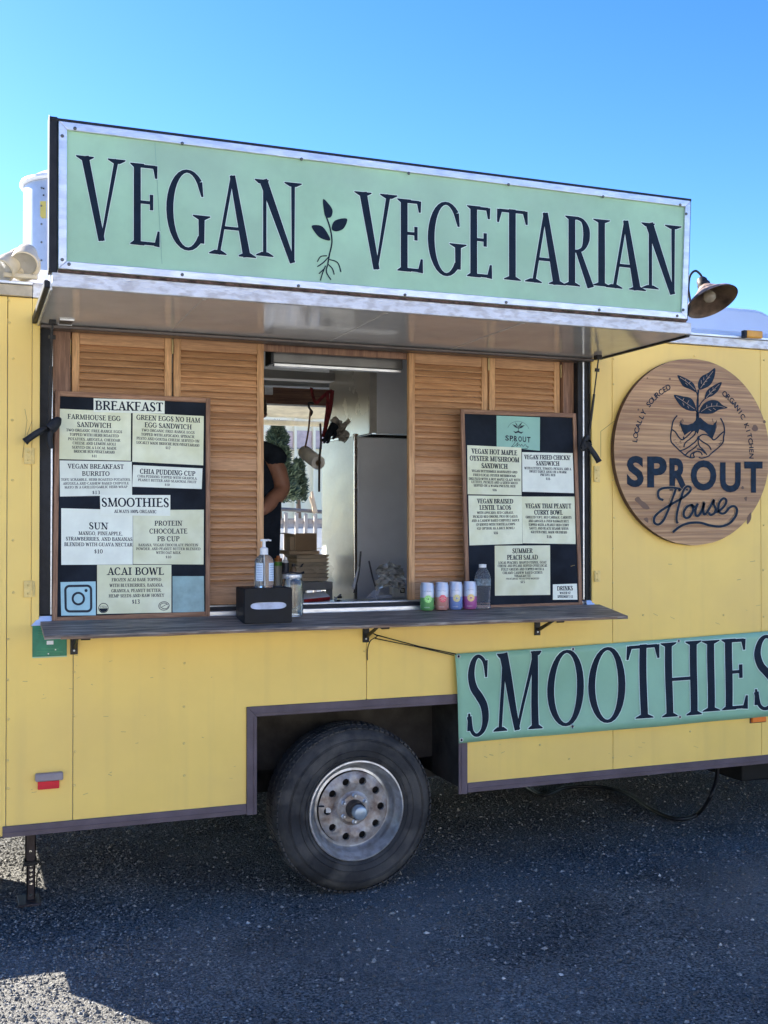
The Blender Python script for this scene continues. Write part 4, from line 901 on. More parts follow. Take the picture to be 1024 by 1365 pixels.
# glued boards, each a part
cuts = [-RR, -RR*.62, -RR*.27, RR*.10, RR*.45, RR*.75, RR]
for k in range(6):
    z0, z1 = cuts[k]+.0003, cuts[k+1]-.0003
    def hx(z): return math.sqrt(max(0, RR*RR-z*z))
    N_ = 14; L_ = [(-hx(z0+(z1-z0)*i/N_), z0+(z1-z0)*i/N_) for i in range(N_+1)]; Rr = [(hx(z0+(z1-z0)*i/N_), z0+(z1-z0)*i/N_) for i in range(N_, -1, -1)]
    pts = [(cs_.x+x, ry0, cs_.z+z) for x, z in L_+Rr]
    nn = len(pts); m0 = MB(); a_ = [Vector(p) for p in pts]; b_ = [p+Vector((0,.028,0)) for p in a_]
    m0.add(a_+b_, [tuple(range(nn))], 0); m0.add(a_+b_, [tuple(range(nn,2*nn))[::-1]]+[(i, nn+i, nn+(i+1)%nn, (i+1)%nn) for i in range(nn)], 1)
    m0.build('board', [W_R, W_RE], rs)
def C1(p): return (780+p[0]/4.197, 340+p[1]/4.197)
def C2(p): return (780+p[0]/4.195, 560+p[1]/4.195)
ro = Vector((0, ry0-.0002, 0)); pf = planefn(ro, NF)
INKB = mat('sign_navy', (.012,.028,.05), .55, spec=0.15, var=.2, vscale=40)
# emblem
def emblem(fn, parent, ink, vein):
    pr = Print(fn, .0008)
    pr.rib(crom([Vector(C1(p)) for p in ((634,752),(631,800),(629,850),(630,905),(634,930))], 4), [2.2]*5+[3]*6+[4.2]*6)
    lv = [[(637,752),(632,715),(650,680),(690,658),(727,632),(724,680),(702,725),(668,746)], [(517,672),(560,688),(600,712),(616,738),(622,768),(590,752),(550,735),(530,705)],
          [(668,805),(678,765),(705,738),(763,710),(747,755),(717,785),(690,797)], [(638,880),(660,835),(700,812),(740,815),(770,840),(797,855),(750,865),(715,885),(670,888)],
          [(497,782),(545,790),(590,800),(612,830),(620,870),(580,870),(540,850),(512,815)]]
    for l in lv: pr.poly(crom([Vector(C1(p)) for p in l], 4, True))
    for s_ in ([(622,765),(630,790),(632,810)], [(668,805),(648,828),(636,850)], [(640,878),(634,890),(630,905)], [(618,868),(626,880),(629,900)]):
        pr.rib(crom([Vector(C1(p)) for p in s_], 3), 1.5)
    pr.poly([C1(p) for p in [(528,935),(545,946),(575,950),(604,940),(618,925),(622,908),(632,915),(645,908),(662,925),(690,946),(715,950),(735,928),(730,985),(712,1028),(692,1008),(668,985),(640,975),(630,1002),(618,985),(590,985),(556,1008),(540,975)]])
    pr.build('emblem_plant', ink, parent)
    pr = Print(fn, .0022)
    vn = [[(645,745),(680,695),(715,650)], [(655,728),(668,722)], [(665,712),(682,705)], [(678,695),(697,683)], [(650,720),(648,700)], [(663,700),(662,685)], [(680,682),(680,668)],
          [(530,685),(575,715),(615,755)], [(560,705),(562,695)], [(580,720),(588,708)], [(560,715),(572,728)],
          [(676,798),(710,762),(750,722)], [(695,778),(712,776)], [(712,760),(730,752)], [(697,772),(694,758)], [(714,752),(714,740)],
          [(648,876),(690,850),(740,845),(780,853)], [(680,856),(680,838)], [(705,848),(708,828)], [(735,845),(738,828)], [(690,862),(705,872)], [(715,856),(730,866)],
          [(510,792),(555,822),(612,862)], [(545,814),(552,800)], [(570,830),(580,812)], [(545,826),(552,842)], [(572,844),(580,858)]]
    for v in vn: pr.rib(crom([Vector(C1(p)) for p in v], 4), .55)
    pr.build('leaf_veins', vein, parent)
    pr = Print(fn, .0014, .00008)
    # both hands, drawn with lines (coordinates of the upper crop; +923 for the lower)
    hd = [[(515,897),(492,930),(484,975),(479,1010),(482,1045),(502,1068),(530,1095),(560,1120),(590,1134),(612,1132)],
          [(757,912),(774,945),(780,985),(774,1020),(772,1045),(748,1075),(705,1110),(690,1125),(655,1136),(635,1132)],
          [(484,975),(505,990),(525,1020),(545,1034),(552,1015)], [(545,1034),(570,1015),(600,985),(616,983),(612,1005),(585,1030),(560,1050),(552,1075)],
          [(780,985),(760,1000),(735,1025),(718,1034),(706,1022)], [(718,1034),(690,1010),(660,1003),(636,1020),(650,1040),(690,1065),(705,1090)],
          [(530,1095),(560,1085),(590,1065),(620,1040),(634,1012)], [(636,1020),(632,1045),(640,1070),(665,1095),(680,1118)],
          [(560,1120),(580,1100),(610,1080),(628,1062)], [(612,1132),(606,1112),(625,1098),(648,1105),(655,1120)], [(590,1134),(592,1115),(615,1100)], [(625,1085),(650,1090),(672,1110)]]
    for v in hd: pr.rib(crom([Vector(C1(p)) for p in v], 4), 1.7)
    rr = random.Random(2)
    for k in range(26):
        x, y = (rr.uniform(490,530), rr.uniform(1035,1085)) if k % 2 else (rr.uniform(725,768), rr.uniform(1035,1070))
        pr.rib([C1((x, y)), C1((x+rr.uniform(4,14), y+rr.uniform(-8,8)))], .4)
    for k in range(14):
        x, y = (rr.uniform(530,550), rr.uniform(920,990)) if k % 2 else (rr.uniform(715,735), rr.uniform(925,985))
        pr.rib([C1((x, y)), C1((x+rr.uniform(-6,6), y-rr.uniform(10,26)))], .6)
    pr.build('emblem_hands', ink, parent)
emblem(pf, rs, INKB, mat('vein_wood', (.44,.31,.2), .6))
pr = Print(pf, .0012)
for ch, x0, x1, y0, y1 in (('S',233,328,200,375),('P',347,457,203,377),('R',471,577,212,394),('O',590,734,224,395),('U',754,870,236,404),('T',890,992,232,406)):
    p0, p1 = C2((x0, y1)), C2((x1, y0)); sans_box(pr, ch, p0[0], p0[1], p1[0], p1[1], .042)
pr.build('sign_title', INKB, rs)
HS = [[(436,447),(414,438),(406,415),(412,392),(440,380),(490,378),(530,386),(520,395)], [(505,386),(486,440),(462,505),(436,560),(408,584),(385,572),(388,540),(425,505),(490,465),(550,430),(584,398),(586,376),(566,372),(548,395),(528,455),(512,520),(510,560),(516,578)],
      [(598,474),(572,482),(552,508),(550,535),(566,548),(588,534),(602,500),(594,474),(612,488),(624,476)], [(628,466),(614,505),(618,533),(634,532),(652,500),(664,462),(658,500),(662,526),(676,522)],
      [(676,522),(700,480),(718,446),(716,470),(728,498),(718,522),(698,530),(690,516)], [(722,518),(750,505),(780,474),(786,448),(770,438),(748,462),(742,496),(754,520),(780,518),(806,488),(832,482),(846,502),(838,538),(806,576),(760,594),(700,590),(640,574),(580,576),(530,594),(488,627)]]
pr = Print(pf, .0034, .0003)
for s_ in HS: pr.rib(crom([Vector(C2(p)) for p in s_], 6), 3.2)
pr.build('script_lettering', INKB, rs)
pr = Print(pf, .0030, .00005)
for s_ in HS: pr.rib(crom([Vector(C2(p)) for p in s_], 6), 4.2)
pr.build('script_outline', mat('script_halo', (.46,.33,.2), .6), rs)
pr = Print(lambda x, z, off: Vector((cs_.x+x, ry0-.0002-off, cs_.z+z)), .001)
def arc_text(text, a0, a1, rad, h, inward):
    n = len(text)
    for i, c in enumerate(text):
        if c == ' ': continue
        an = R_(a0+(a1-a0)*i/(n-1)); vs, fs = sans_mesh(c, .02)
        ax_ = min(v[0] for v in vs); bx_ = max(v[0] for v in vs); s_ = h/.7; rot = an-math.pi/2
        o = pr._o(); out = []
        for v in vs:
            lx, ly = (v[0]-(ax_+bx_)/2)*s_, v[1]*s_; X0, Y0 = rad*math.cos(an), rad*math.sin(an)
            out.append(pr.fn(X0+lx*math.cos(rot)-ly*math.sin(rot), Y0+lx*math.sin(rot)+ly*math.cos(rot), o))
        pr.mb.add(out, fs)
arc_text('LOCALLY SOURCED', 172, 116, .325, .026, 0); arc_text('ORGANIC KITCHEN', 58, -2, .325, .026, 0)
tag(pr.build('arc_lettering', INKB, rs), kind='stuff')
pr = Print(pf, .0005)
for cx_, cy_, r_ in ((1006.5,570.5,4.6),(893,478+27,1.6),(863,504,1.2),(1019,562,2.2),(851,546,1.5),(990,650,2.2)):
    pr.poly([(cx_+r_*.9*math.cos(a*.7)*(1+.25*math.sin(a*2.1)), cy_+r_*math.sin(a*.7)) for a in range(9)])
for bl0 in ([(846,666),(851,662),(855,667),(861,671),(866,678),(858,678),(852,672)], [(996,690),(1001,683),(1001,692),(996,699)], [(992,664),(996,662),(995,668)], [(858,692),(863,690),(864,697)]): pr.poly(crom([Vector(q_) for q_ in bl0], 4, True))
tag(pr.build('knots', mat('knot_dark', (.17,.105,.07), .7), rs), kind='stuff')
# ================================================================== MENU BOARDS
def board(label, cn, ybot, ytop, fwpx, cards, group='framed menu boards standing on the shelf'):
    P0 = at(*cn[3], ybot); P1 = at(*cn[2], ybot); T0 = at(*cn[0], ytop)
    nrm = (P1-P0).cross(T0-P0).normalized()
    if nrm.y > 0: nrm = -nrm
    c3 = [onplane(*c, P0, nrm) for c in cn]      # TL TR BR BL
    t = thing('menu_board', label, 'menu board', (c3[3]+c3[2])/2, group)
    bil = lambda u, v, off=0: ((c3[0]*(1-u)+c3[1]*u)*(1-v)+(c3[3]*(1-u)+c3[2]*u)*v)+nrm*off
    Wd = (c3[2]-c3[3]).length; Ht = (c3[0]-c3[3]).length; fu, fv = .018/Wd, .020/Ht
    def pan(u0, u1, v0, v1, n0, n1, m, nm, bev=.0015): return MB().hexa([bil(u0,v0,n0),bil(u1,v0,n0),bil(u1,v1,n0),bil(u0,v1,n0)], [bil(u0,v0,n1),bil(u1,v0,n1),bil(u1,v1,n1),bil(u0,v1,n1)]).build(nm, m, t, bev)
    pan(fu*.5, 1-fu*.5, fv*.5, 1-fv*.5, -.012, -.006, CHALK, 'chalkboard')
    pan(0, fu, 0, 1, -.0135, 0, W_FZ, 'frame_side'); pan(1-fu, 1, 0, 1, -.0135, 0, W_FZ, 'frame_side')
    pan(fu+.0005, 1-fu-.0005, 0, fv, -.0135, -.0004, W_FX, 'frame_rail'); pan(fu+.0005, 1-fu-.0005, 1-fv, 1, -.0135, -.0004, W_FX, 'frame_rail')
    base = P0-nrm*.0055
    for k, cd in enumerate(cards):
        q, m, lines = cd[0], cd[1], cd[2]; lift = .0004+.0006*(k % 4)+(.0015 if len(cd) > 3 and cd[3] else 0)
        pts = [onplane(x, y, base, nrm)+nrm*lift for x, y in q]; dn = [p-nrm*.0003 for p in pts]
        card = MB().hexa(dn, pts).build('menu_card', m, t)
        # paper curl highlight edge: thin plastic sleeve rim
        def fn(u, v, off, q=q, lift=lift):
            v = 1-v; x = (q[0][0]*(1-u)+q[1][0]*u)*(1-v)+(q[3][0]*(1-u)+q[2][0]*u)*v; y = (q[0][1]*(1-u)+q[1][1]*u)*(1-v)+(q[3][1]*(1-u)+q[2][1]*u)*v
            return onplane(x, y, base, nrm)+nrm*(lift+off)
        cw = math.dist(q[0], q[1]); chh = math.dist(q[0], q[3])
        def fpx(x, y, off, q=q, fn=fn, cw=cw, chh=chh): return fn(x/cw, y/chh, off)
        pr = Print(fpx, .0003, .00004)
        for ln in lines:
            if callable(ln): ln(pr, cw, chh); continue
            txt, vc_, hpx, wpx = ln[:4]; uc = ln[4] if len(ln) > 4 else .5
            serif_line(pr, txt, uc*cw, (1-vc_)*chh, wpx, hpx, 0, .20 if hpx > 5 else .2, 4 if hpx > 7 else 2)
        if pr.mb.v: pr.build('card_print', INK if any((not callable(l)) and l[2] > 5.5 for l in lines) else INKL, card)
    return t, base, nrm
def insta(pr, w, h):
    cx, cy = w/2, h/2
    def rr_(r, s, n=6):
        out = []
        for k, (sx, sy) in enumerate(((1,1),(-1,1),(-1,-1),(1,-1))):
            for i in range(n+1):
                a = R_(90*k+90*i/n); out.append((cx+sx*(s-r)+r*math.cos(a), cy+sy*(s-r)*.97+r*math.sin(a)))
        return out
    pr.rib(rr_(5.5, 17.2), 3.1, closed=True); pr.rib(ell(cx, cy, 7.6, 7.6, 0, 345, 23), 2.9, closed=True); pr.poly(ell(cx+10.5, cy+10.5, 2.1, 2.1, 0, 330, 11))
def seal(u, v):
    def f(pr, w, h):
        cx, cy = u*w, (1-v)*h; pr.rib(ell(cx, cy, 6.3, 6.3, 0, 345, 23), .9, closed=True)
        pr.poly([(cx-5.6,cy-.4),(cx-5,cy-2.8),(cx-3.3,cy-4.8),(cx,cy-5.7),(cx+3.3,cy-4.8),(cx+5,cy-2.8),(cx+5.6,cy-.4)]); serif_line(pr, 'USDA', cx, cy+1.7, 9, 3)
    return f
def leafseal(u, v):
    def f(pr, w, h):
        cx, cy = u*w, (1-v)*h; pr.rib(ell(cx, cy, 7, 5.8, 0, 345, 23), .8, closed=True); pr.rib(ell(cx, cy, 5.2, 4, 20, 200, 12), .8); pr.rib(ell(cx+1, cy-1, 4.6, 3, 190, 380, 12), .8); pr.rib([(cx-5,cy-2.5),(cx+4.5,cy+2.6)], .6)
    return f
def minilogo(pr, w, h):
    for i, c in enumerate('SPROUT'): sans_box(pr, c, w*(.2+i*.1), h*.22, w*(.2+i*.1+.082), h*.39, .03)
    pr.rib(ell(w*.5, h*.52, w*.26, h*.33, 20, 160, 16), .35)
    for l in ([(.5,.62),(.44,.72),(.36,.75),(.42,.66)], [(.5,.62),(.56,.72),(.65,.74),(.58,.65)], [(.5,.64),(.53,.76),(.60,.84),(.55,.72)], [(.49,.64),(.47,.76),(.42,.82),(.46,.72)]): pr.poly([(a*w, b*h) for a, b in l])
    pr.rib([(w*.5,h*.5),(w*.5,h*.72)], .8); pr.poly([(w*a, h*b) for a, b in ((.38,.54),(.44,.52),(.5,.56),(.56,.52),(.62,.54),(.57,.47),(.5,.5),(.43,.47))])
    pr.rib(crom([Vector((w*a, h*b)) for a, b in ((.36,.2),(.38,.26),(.44,.24),(.38,.1),(.34,.04),(.42,.08),(.5,.2),(.46,.06),(.52,.14),(.55,.08),(.58,.15),(.61,.08),(.66,.15),(.7,.08),(.73,.1),(.7,.03),(.55,.0),(.45,-.01))], 3), .6)
cA = [
 ([(124.7,531),(219.4,534),(219.4,551.5),(124.7,549.5)], PAPER2, [('BREAKFAST',.5,12.2,91)], 1),
 ([(76.2,544.7),(174.6,549.2),(174.4,614.2),(76.9,612)], PAPER, [('FARMHOUSE EGG',.145,6.6,71),('SANDWICH',.295,6.6,46),('TWO ORGANIC FREE-RANGE EGGS',.415,3.6,75),('TOPPED WITH HERB ROASTED',.50,3.6,66),('POTATOES, ARUGULA, CHEDDAR',.59,3.6,70),('CHEESE AND LEMON AIOLI',.67,3.6,58),('SERVED ON A LOCAL MADE',.755,3.6,60),('BRIOCHE BUN (VEGETARIAN)',.835,3.6,55),('$11',.92,3.6,7)]),
 ([(176.9,550),(271.6,554.7),(270.8,620.3),(176.3,615.6)], PAPER, [('GREEN EGGS NO HAM',.09,6.4,85),('EGG SANDWICH',.235,6.4,63),('TWO ORGANIC FREE-RANGE EGGS',.345,3.5,71),('TOPPED WITH AVOCADO, SPINACH,',.43,3.5,72),('PESTO AND GOUDA CHEESE SERVED ON',.515,3.5,84),('LOCALLY MADE BRIOCHE BUN (VEGETARIAN)',.60,3.5,84),('$12',.68,3.5,7)]),
 ([(79.4,613.8),(175.6,615.4),(176,660.3),(80,661.9)], PAPER2, [('VEGAN BREAKFAST',.155,6.2,75),('BURRITO',.36,6.2,37),('TOFU SCRAMBLE, HERB ROASTED POTATOES,',.53,3.3,93),('ARUGULA AND CASHEW BASED CHIPOTLE',.64,3.3,88),('MAYO IN A GRILLED GARLIC HERB WRAP',.745,3.3,84),('$13',.90,4.6,11)]),
 ([(177.5,619.8),(270,624.4),(269,651.9),(176.3,648.8)], PAPER2, [('CHIA PUDDING CUP',.27,6.6,74),('CHIA PUDDING TOPPED WITH GRANOLA,',.50,3.3,80),('PEANUT BUTTER AND SEASONAL FRUIT',.67,3.3,78),('$10',.85,3.3,7)]),
 ([(81.6,677.5),(176.9,680),(176.9,752.5),(81.6,753)], PAPER2, [('SUN',.30,9.0,26,.52),('MANGO, PINEAPPLE,',.435,4.8,59,.55),('STRAWBERRIES, AND BANANAS',.535,4.8,89,.53),('BLENDED WITH GUAVA NECTAR',.635,4.8,91,.52),('$10',.76,5.6,12,.52)]),
 ([(177.2,680),(271.6,679.4),(271.3,752.5),(177.5,752)], PAPER, [('PROTEIN',.245,6.4,37,.5),('CHOCOLATE',.39,6.4,51,.5),('PB CUP',.53,6.4,30,.5),('BANANA, VEGAN CHOCOLATE PROTEIN',.645,3.4,80,.5),('POWDER, AND PEANUT BUTTER BLENDED',.715,3.4,86,.5),('WITH OAT MILK',.785,3.4,33,.5),('$10',.865,3.4,8,.5)]),
 ([(133,659.7),(226.9,660),(226.9,687.8),(133.8,686.9)], PAPER2, [('SMOOTHIES',.36,11.5,91),('ALWAYS 100% ORGANIC',.80,4.2,57)], 1),
 ([(129.4,753),(228.4,753),(228.4,816.4),(129.4,818.5)], PAPER, [('ACAI BOWL',.13,10.0,76,.52),('FROZEN ACAI BASE TOPPED',.305,4.2,66,.53),('WITH BLUEBERRIES, BANANA,',.42,4.2,72,.53),('GRANOLA, PEANUT BUTTER,',.53,4.2,67,.53),('HEMP SEEDS AND RAW HONEY',.635,4.2,74,.53),('$13',.76,5.6,11,.52),seal(.085,.88),leafseal(.9,.86)], 1),
 ([(80.6,776),(127.5,775),(127.8,820.3),(81.6,820.6)], PAPERB, [insta]),
 ([(230,768),(271.6,768),(272.2,815.6),(230,816.4)], mat('qr_card_grey_blue', (.25,.42,.43), .4, var=.1, vscale=20), []),
]
board('large framed menu board with BREAKFAST and ACAI BOWL cards, left end of the shelf', [(73.8,520.6),(280.6,530.6),(280,821.5),(69.6,829.8)], -.004, .030, 6, cA)
cB = [
 ([(662,554),(720,556.3),(719.7,600.8),(662.2,595.4)], mat('logo_card_green', (.27,.52,.42), .4, var=.05), [minilogo]),
 ([(622.9,593.4),(695,596.7),(695.3,660.2),(623.4,658.8)], PAPER, [('VEGAN HOT MAPLE',.115,6.6,61),('OYSTER MUSHROOM',.26,6.6,66),('SANDWICH',.405,6.6,35),('VEGAN BUTTERMILK MARINATED AND',.52,3.2,61),('FRIED LOCAL OYSTER MUSHROOMS',.60,3.2,57),('DRIZZLED WITH A HOT MAPLE GLAZE WITH',.68,3.2,69),('LETTUCE, PICKLES AND A SIDED MAYO',.745,3.2,62),('SERVED ON A WARM PRETZEL BUN',.815,3.2,56),('$16',.90,3.4,6)]),
 ([(695.9,602.7),(763.4,604),(765,657.4),(696.4,655.5)], PAPER2, [("VEGAN FRIED CHICKN'",.12,5.8,62),('SANDWICH',.27,5.8,31),('WITH LETTUCE, TOMATO, PICKLES, AND A',.40,3.1,62),('SWEET-TANGY AIOLI ON A WARM',.48,3.1,49),('PRETZEL BUN',.56,3.1,20),('$16',.655,3.3,6)]),
 ([(624.2,660.5),(695.3,661.3),(696.4,724.8),(625.6,727)], PAPER, [('VEGAN BRAISED',.11,6.2,48),('LENTIL TACOS',.24,6.2,42),('WITH AVOCADO, RED CABBAGE,',.345,3.2,49),('PICKLED RED ONIONS, PICO DE GALLO,',.425,3.2,60),('AND A CASHEW BASED CHIPOTLE SAUCE',.505,3.2,64),('(2) SERVED WITH TORTILLA CHIPS',.585,3.2,52),('(GF OPTION AS A RICE BOWL)',.665,3.2,50),('$16',.76,3.6,6)]),
 ([(695.5,661.9),(765.9,661.9),(767.5,725.3),(697,724.2)], PAPER, [('VEGAN THAI PEANUT',.20,6.2,61),('CURRY BOWL',.335,6.2,38),('GRILLED TOFU, RED CABBAGE, CARROTS',.44,3.2,61),('AND ARUGULA OVER BASMATI RICE',.52,3.2,54),('TOPPED WITH A PEANUT RED CURRY',.60,3.2,54),('SAUCE AND BLACK SESAME SEEDS',.675,3.2,52),('(GLUTEN-FREE, MADE ON FRESH)',.755,3.2,48),('$16',.85,4,7)]),
 ([(659.5,727.5),(733.3,727),(733.6,793),(659.8,794)], PAPER, [('SUMMER',.105,6.2,27),('PEACH SALAD',.235,6.2,41),('LOCAL PEACHES, SHAVED FENNEL, GOAT',.34,3.2,64),('CHEESE AND PECANS SERVED OVER LOCAL',.405,3.2,66),('FULLY GREENS AND TOPPED WITH A',.475,3.2,57),('CREAMY CASHEW BASED CITRUS',.545,3.2,53),('VINAIGRETTE',.61,3.2,22),('(VEGETARIAN, VEGAN UPON REQUEST)',.665,2.2,44),('$15',.73,3.4,6)]),
 ([(736.9,779),(768.9,778),(769.7,799.4),(736.9,799.4)], PAPER2, [('DRINKS',.27,5.6,21),('WATER $2',.57,3.2,14),('SPINDRIFT $3',.80,3.2,20)]),
]
board('smaller framed menu board with SUMMER PEACH SALAD card, right end of the shelf', [(614.4,545.3),(768.3,551),(777,808.5),(622,813.5)], -.004, .018, 6, cB)
# ================================================================== THINGS ON THE SHELF
# napkin dispenser
yf = -.185; xn0, xn1 = X(326,830,yf), X(390,829,yf); shz = shf(yf+.07); zn = shf(yf)+.001; ztp = Z(326,784.5,yf); ybk = yf+.150
nd = thing('napkin_dispenser', 'black tabletop napkin dispenser with white napkin showing in its slot', 'napkin dispenser', ((xn0+xn1)/2, (yf+ybk)/2, shz))
NB = mat('dispenser_black', (.009,.011,.014), .5, spec=0.25, var=.15, vscale=20)
# body with a recessed front
mb = MB(); mb.box(xn0, xn1, yf+.006, ybk, zn, ztp); mb.build('dispenser_body', NB, nd, .006)
sx0, sx1, sz0, sz1 = X(334,808,yf), X(382,808,yf), Z(350,812.5,yf), Z(350,803,yf)
outer = [(xn0+.002,zn+.002),(xn1-.002,zn+.002),(xn1-.002,ztp-.002),(xn0+.002,ztp-.002)]
nS = 32; xc_, zc_ = (sx0+sx1)/2, (sz0+sz1)/2; vs = []; fs = []
for i in range(nS):
    a = 2*math.pi*i/nS; ca, sa = math.cos(a), math.sin(a); hx_, hz_ = (xn1-xn0)/2-.002, (ztp-zn)/2-.002
    zmid = (zn+ztp)/2; xmid = (xn0+xn1)/2; k = 1/max(abs(ca)/hx_, abs(sa)/hz_)
    o2_ = (xmid+ca*k, zmid+sa*k); e = 5
    inn = (xc_+(sx1-sx0)/2*(abs(ca)**(2/e))*(1 if ca >= 0 else -1), zc_+((sz1-sz0)/2*(abs(sa)**(1.0))*(1 if sa >= 0 else -1)))
    vs += [(o2_[0], yf+.005, o2_[1]), (o2_[0], yf, o2_[1]), (inn[0], yf, inn[1]), (inn[0], yf+.0045, inn[1])]
for i in range(nS):
    j = (i+1) % nS
    for k in range(3): fs.append((4*i+k, 4*j+k, 4*j+k+1, 4*i+k+1))
MB().add(vs, fs).build('face_plate', NB, nd)
mb = MB(); npx = 16
vs = []
for i in range(npx+1):
    x = sx0+(sx1-sx0)*i/npx; vs += [(x, yf+.0042-.002*math.sin(i*.8), sz0-.004), (x, yf+.003-.003*math.sin(i*.9+1), sz1+.004)]
mb.add(vs, [(2*i, 2*i+2, 2*i+3, 2*i+1) for i in range(npx)], 0, True); mb.build('napkin', mat('napkin_white', (.55,.60,.72), .8, var=.1, vscale=30), nd)
# sanitizer bottle on the dispenser
def to_prof(pts, c, z0, y):      # (px half width, py) list to lathe profile
    return [(abs(X(c+w_, py, y)-X(c, py, y)), Z(c, py, y)-z0) for w_, py in pts]
yb_ = yf+.055; zb_ = ztp+.0005; c_ = X(352,778,yb_)
sb = thing('sanitizer_bottle', 'clear pump bottle of hand sanitizer standing on the napkin dispenser', 'bottle', (c_, yb_, zb_))
zB = lambda py: Z(352, py, yb_)-Z(352, 778.5, yb_)
pxm = (X(353,770,yb_)-X(352,770,yb_))
MB().lathe([(.001,0),(pxm*11.5,.0),(pxm*12.4,.003),(pxm*12.4,zB(745)),(pxm*11.5,zB(741)),(pxm*8,zB(737)),(pxm*5,zB(735)),(pxm*5,zB(733))], (c_,yb_,zb_), (0,0,1), 32).build('bottle_body', PETC, sb)
MB().lathe([(pxm*5.3,zB(735)),(pxm*5.3,zB(727)),(pxm*4.2,zB(726)),(pxm*2.2,zB(725)),(pxm*2.0,zB(717.5)),(pxm*4.6,zB(717.3)),(pxm*4.6,zB(714.6)),(.0004,zB(714.4))], (c_,yb_,zb_), (0,0,1), 24).build('pump_top', WHITE, sb)
MB().tube([(c_,yb_,zb_+zB(716)),(c_+pxm*5,yb_,zb_+zB(715.5)),(c_+pxm*9.5,yb_,zb_+zB(716.5))], pxm*1.1, 8).build('pump_nozzle', WHITE, sb)
MB().tube([(c_,yb_,zb_+zB(733)),(c_+.003,yb_,zb_+.006)], .0022, 6).build('dip_tube', WHITE, sb)
for ax_, sp in ((-1, 0), (1, 0)):
    mb = MB(); vs = []; r_ = pxm*12.55
    for i in range(9):
        a = R_((-160+50*i/8) if ax_ < 0 else (-75+55*i/8))-YAW*0; vs += [(c_+r_*math.cos(a), yb_+r_*math.sin(a), zb_+zB(770)), (c_+r_*math.cos(a), yb_+r_*math.sin(a), zb_+zB(746))]
    mb.add(vs, [(2*i, 2*i+2, 2*i+3, 2*i+1) for i in range(8)], 0, True); lb = mb.build('bottle_label', mat('label_pale_blue', (.62,.74,.86), .5, var=.05), sb)
    mb = MB()
    for j in range(7):
        zz = zb_+zB(768-3.1*j); vs = []
        for i in range(7):
            a = R_((-154+38*i/6) if ax_ < 0 else (-70+42*i/6)); vs += [(c_+(r_+.0005)*math.cos(a), yb_+(r_+.0005)*math.sin(a), zz), (c_+(r_+.0005)*math.cos(a), yb_+(r_+.0005)*math.sin(a), zz+.0022)]
        mb.add(vs, [(2*i, 2*i+2, 2*i+3, 2*i+1) for i in range(6)])
    mb.build('label_lines', mat('label_line_blue', (.28,.38,.55), .5), lb)
# jar
jp = at(390, 820, -.068); jp.z = shf(-.068)+.001; jm = X(391,800,jp.y)-X(390,800,jp.y)
jz = lambda py: Z(390,py,jp.y)-Z(390,822,jp.y)
jr = thing('glass_jar', 'empty clear glass jar between the napkin dispenser and the opening', 'jar', jp)
MB().lathe([(.001,.0),(jm*13,.0),(jm*13.6,.004),(jm*13.8,jz(780)),(jm*12.8,jz(774)),(jm*11.4,jz(770)),(jm*11.4,jz(767)),(jm*10.8,jz(767)),(jm*10.8,jz(771)),(jm*12.4,jz(776)),(jm*13.2,jz(782)),(jm*13.0,.008),(.001,.006)], jp, (0,0,1), 36).build('jar_body', GLASS, jr)
MB().lathe([(jm*11.6,jz(772)),(jm*12.2,jz(770)),(jm*12.2,jz(767)),(jm*11.4,jz(766))], jp, (0,0,1), 36).build('jar_rim', ALU, jr)
mb = MB(); rr = random.Random(8)
for i in range(14):
    a = rr.random()*6.28; b = a+2.5+rr.random(); r1 = jm*9*rr.random(); 
    mb.tube([Vector(jp)+Vector((math.cos(a)*r1, math.sin(a)*r1, .010+.02*rr.random())), Vector(jp)+Vector((math.cos(b)*jm*11, math.sin(b)*jm*11, .02+.035*rr.random()))], .0022, 5)
mb.build('jar_contents', mat('crumpled_notes', (.42,.45,.42), .7, var=.3, vscale=50), jr)
# black utensils across the jar mouth
ju = thing('plastic_spoon', 'black plastic utensil lying across the jar mouth', 'utensil', jp+Vector((0,0,jz(766))))
MB().tube(crom([Vector(jp)+Vector((-.045,0,jz(765))), Vector(jp)+Vector((-.01,-.005,jz(763.5))), Vector(jp)+Vector((.03,0,jz(765))), Vector(jp)+Vector((.05,0,jz(764)))],4), [.004]*5+[.003]*5+[.005]*3, 8).build('utensil_body', BLK, ju)
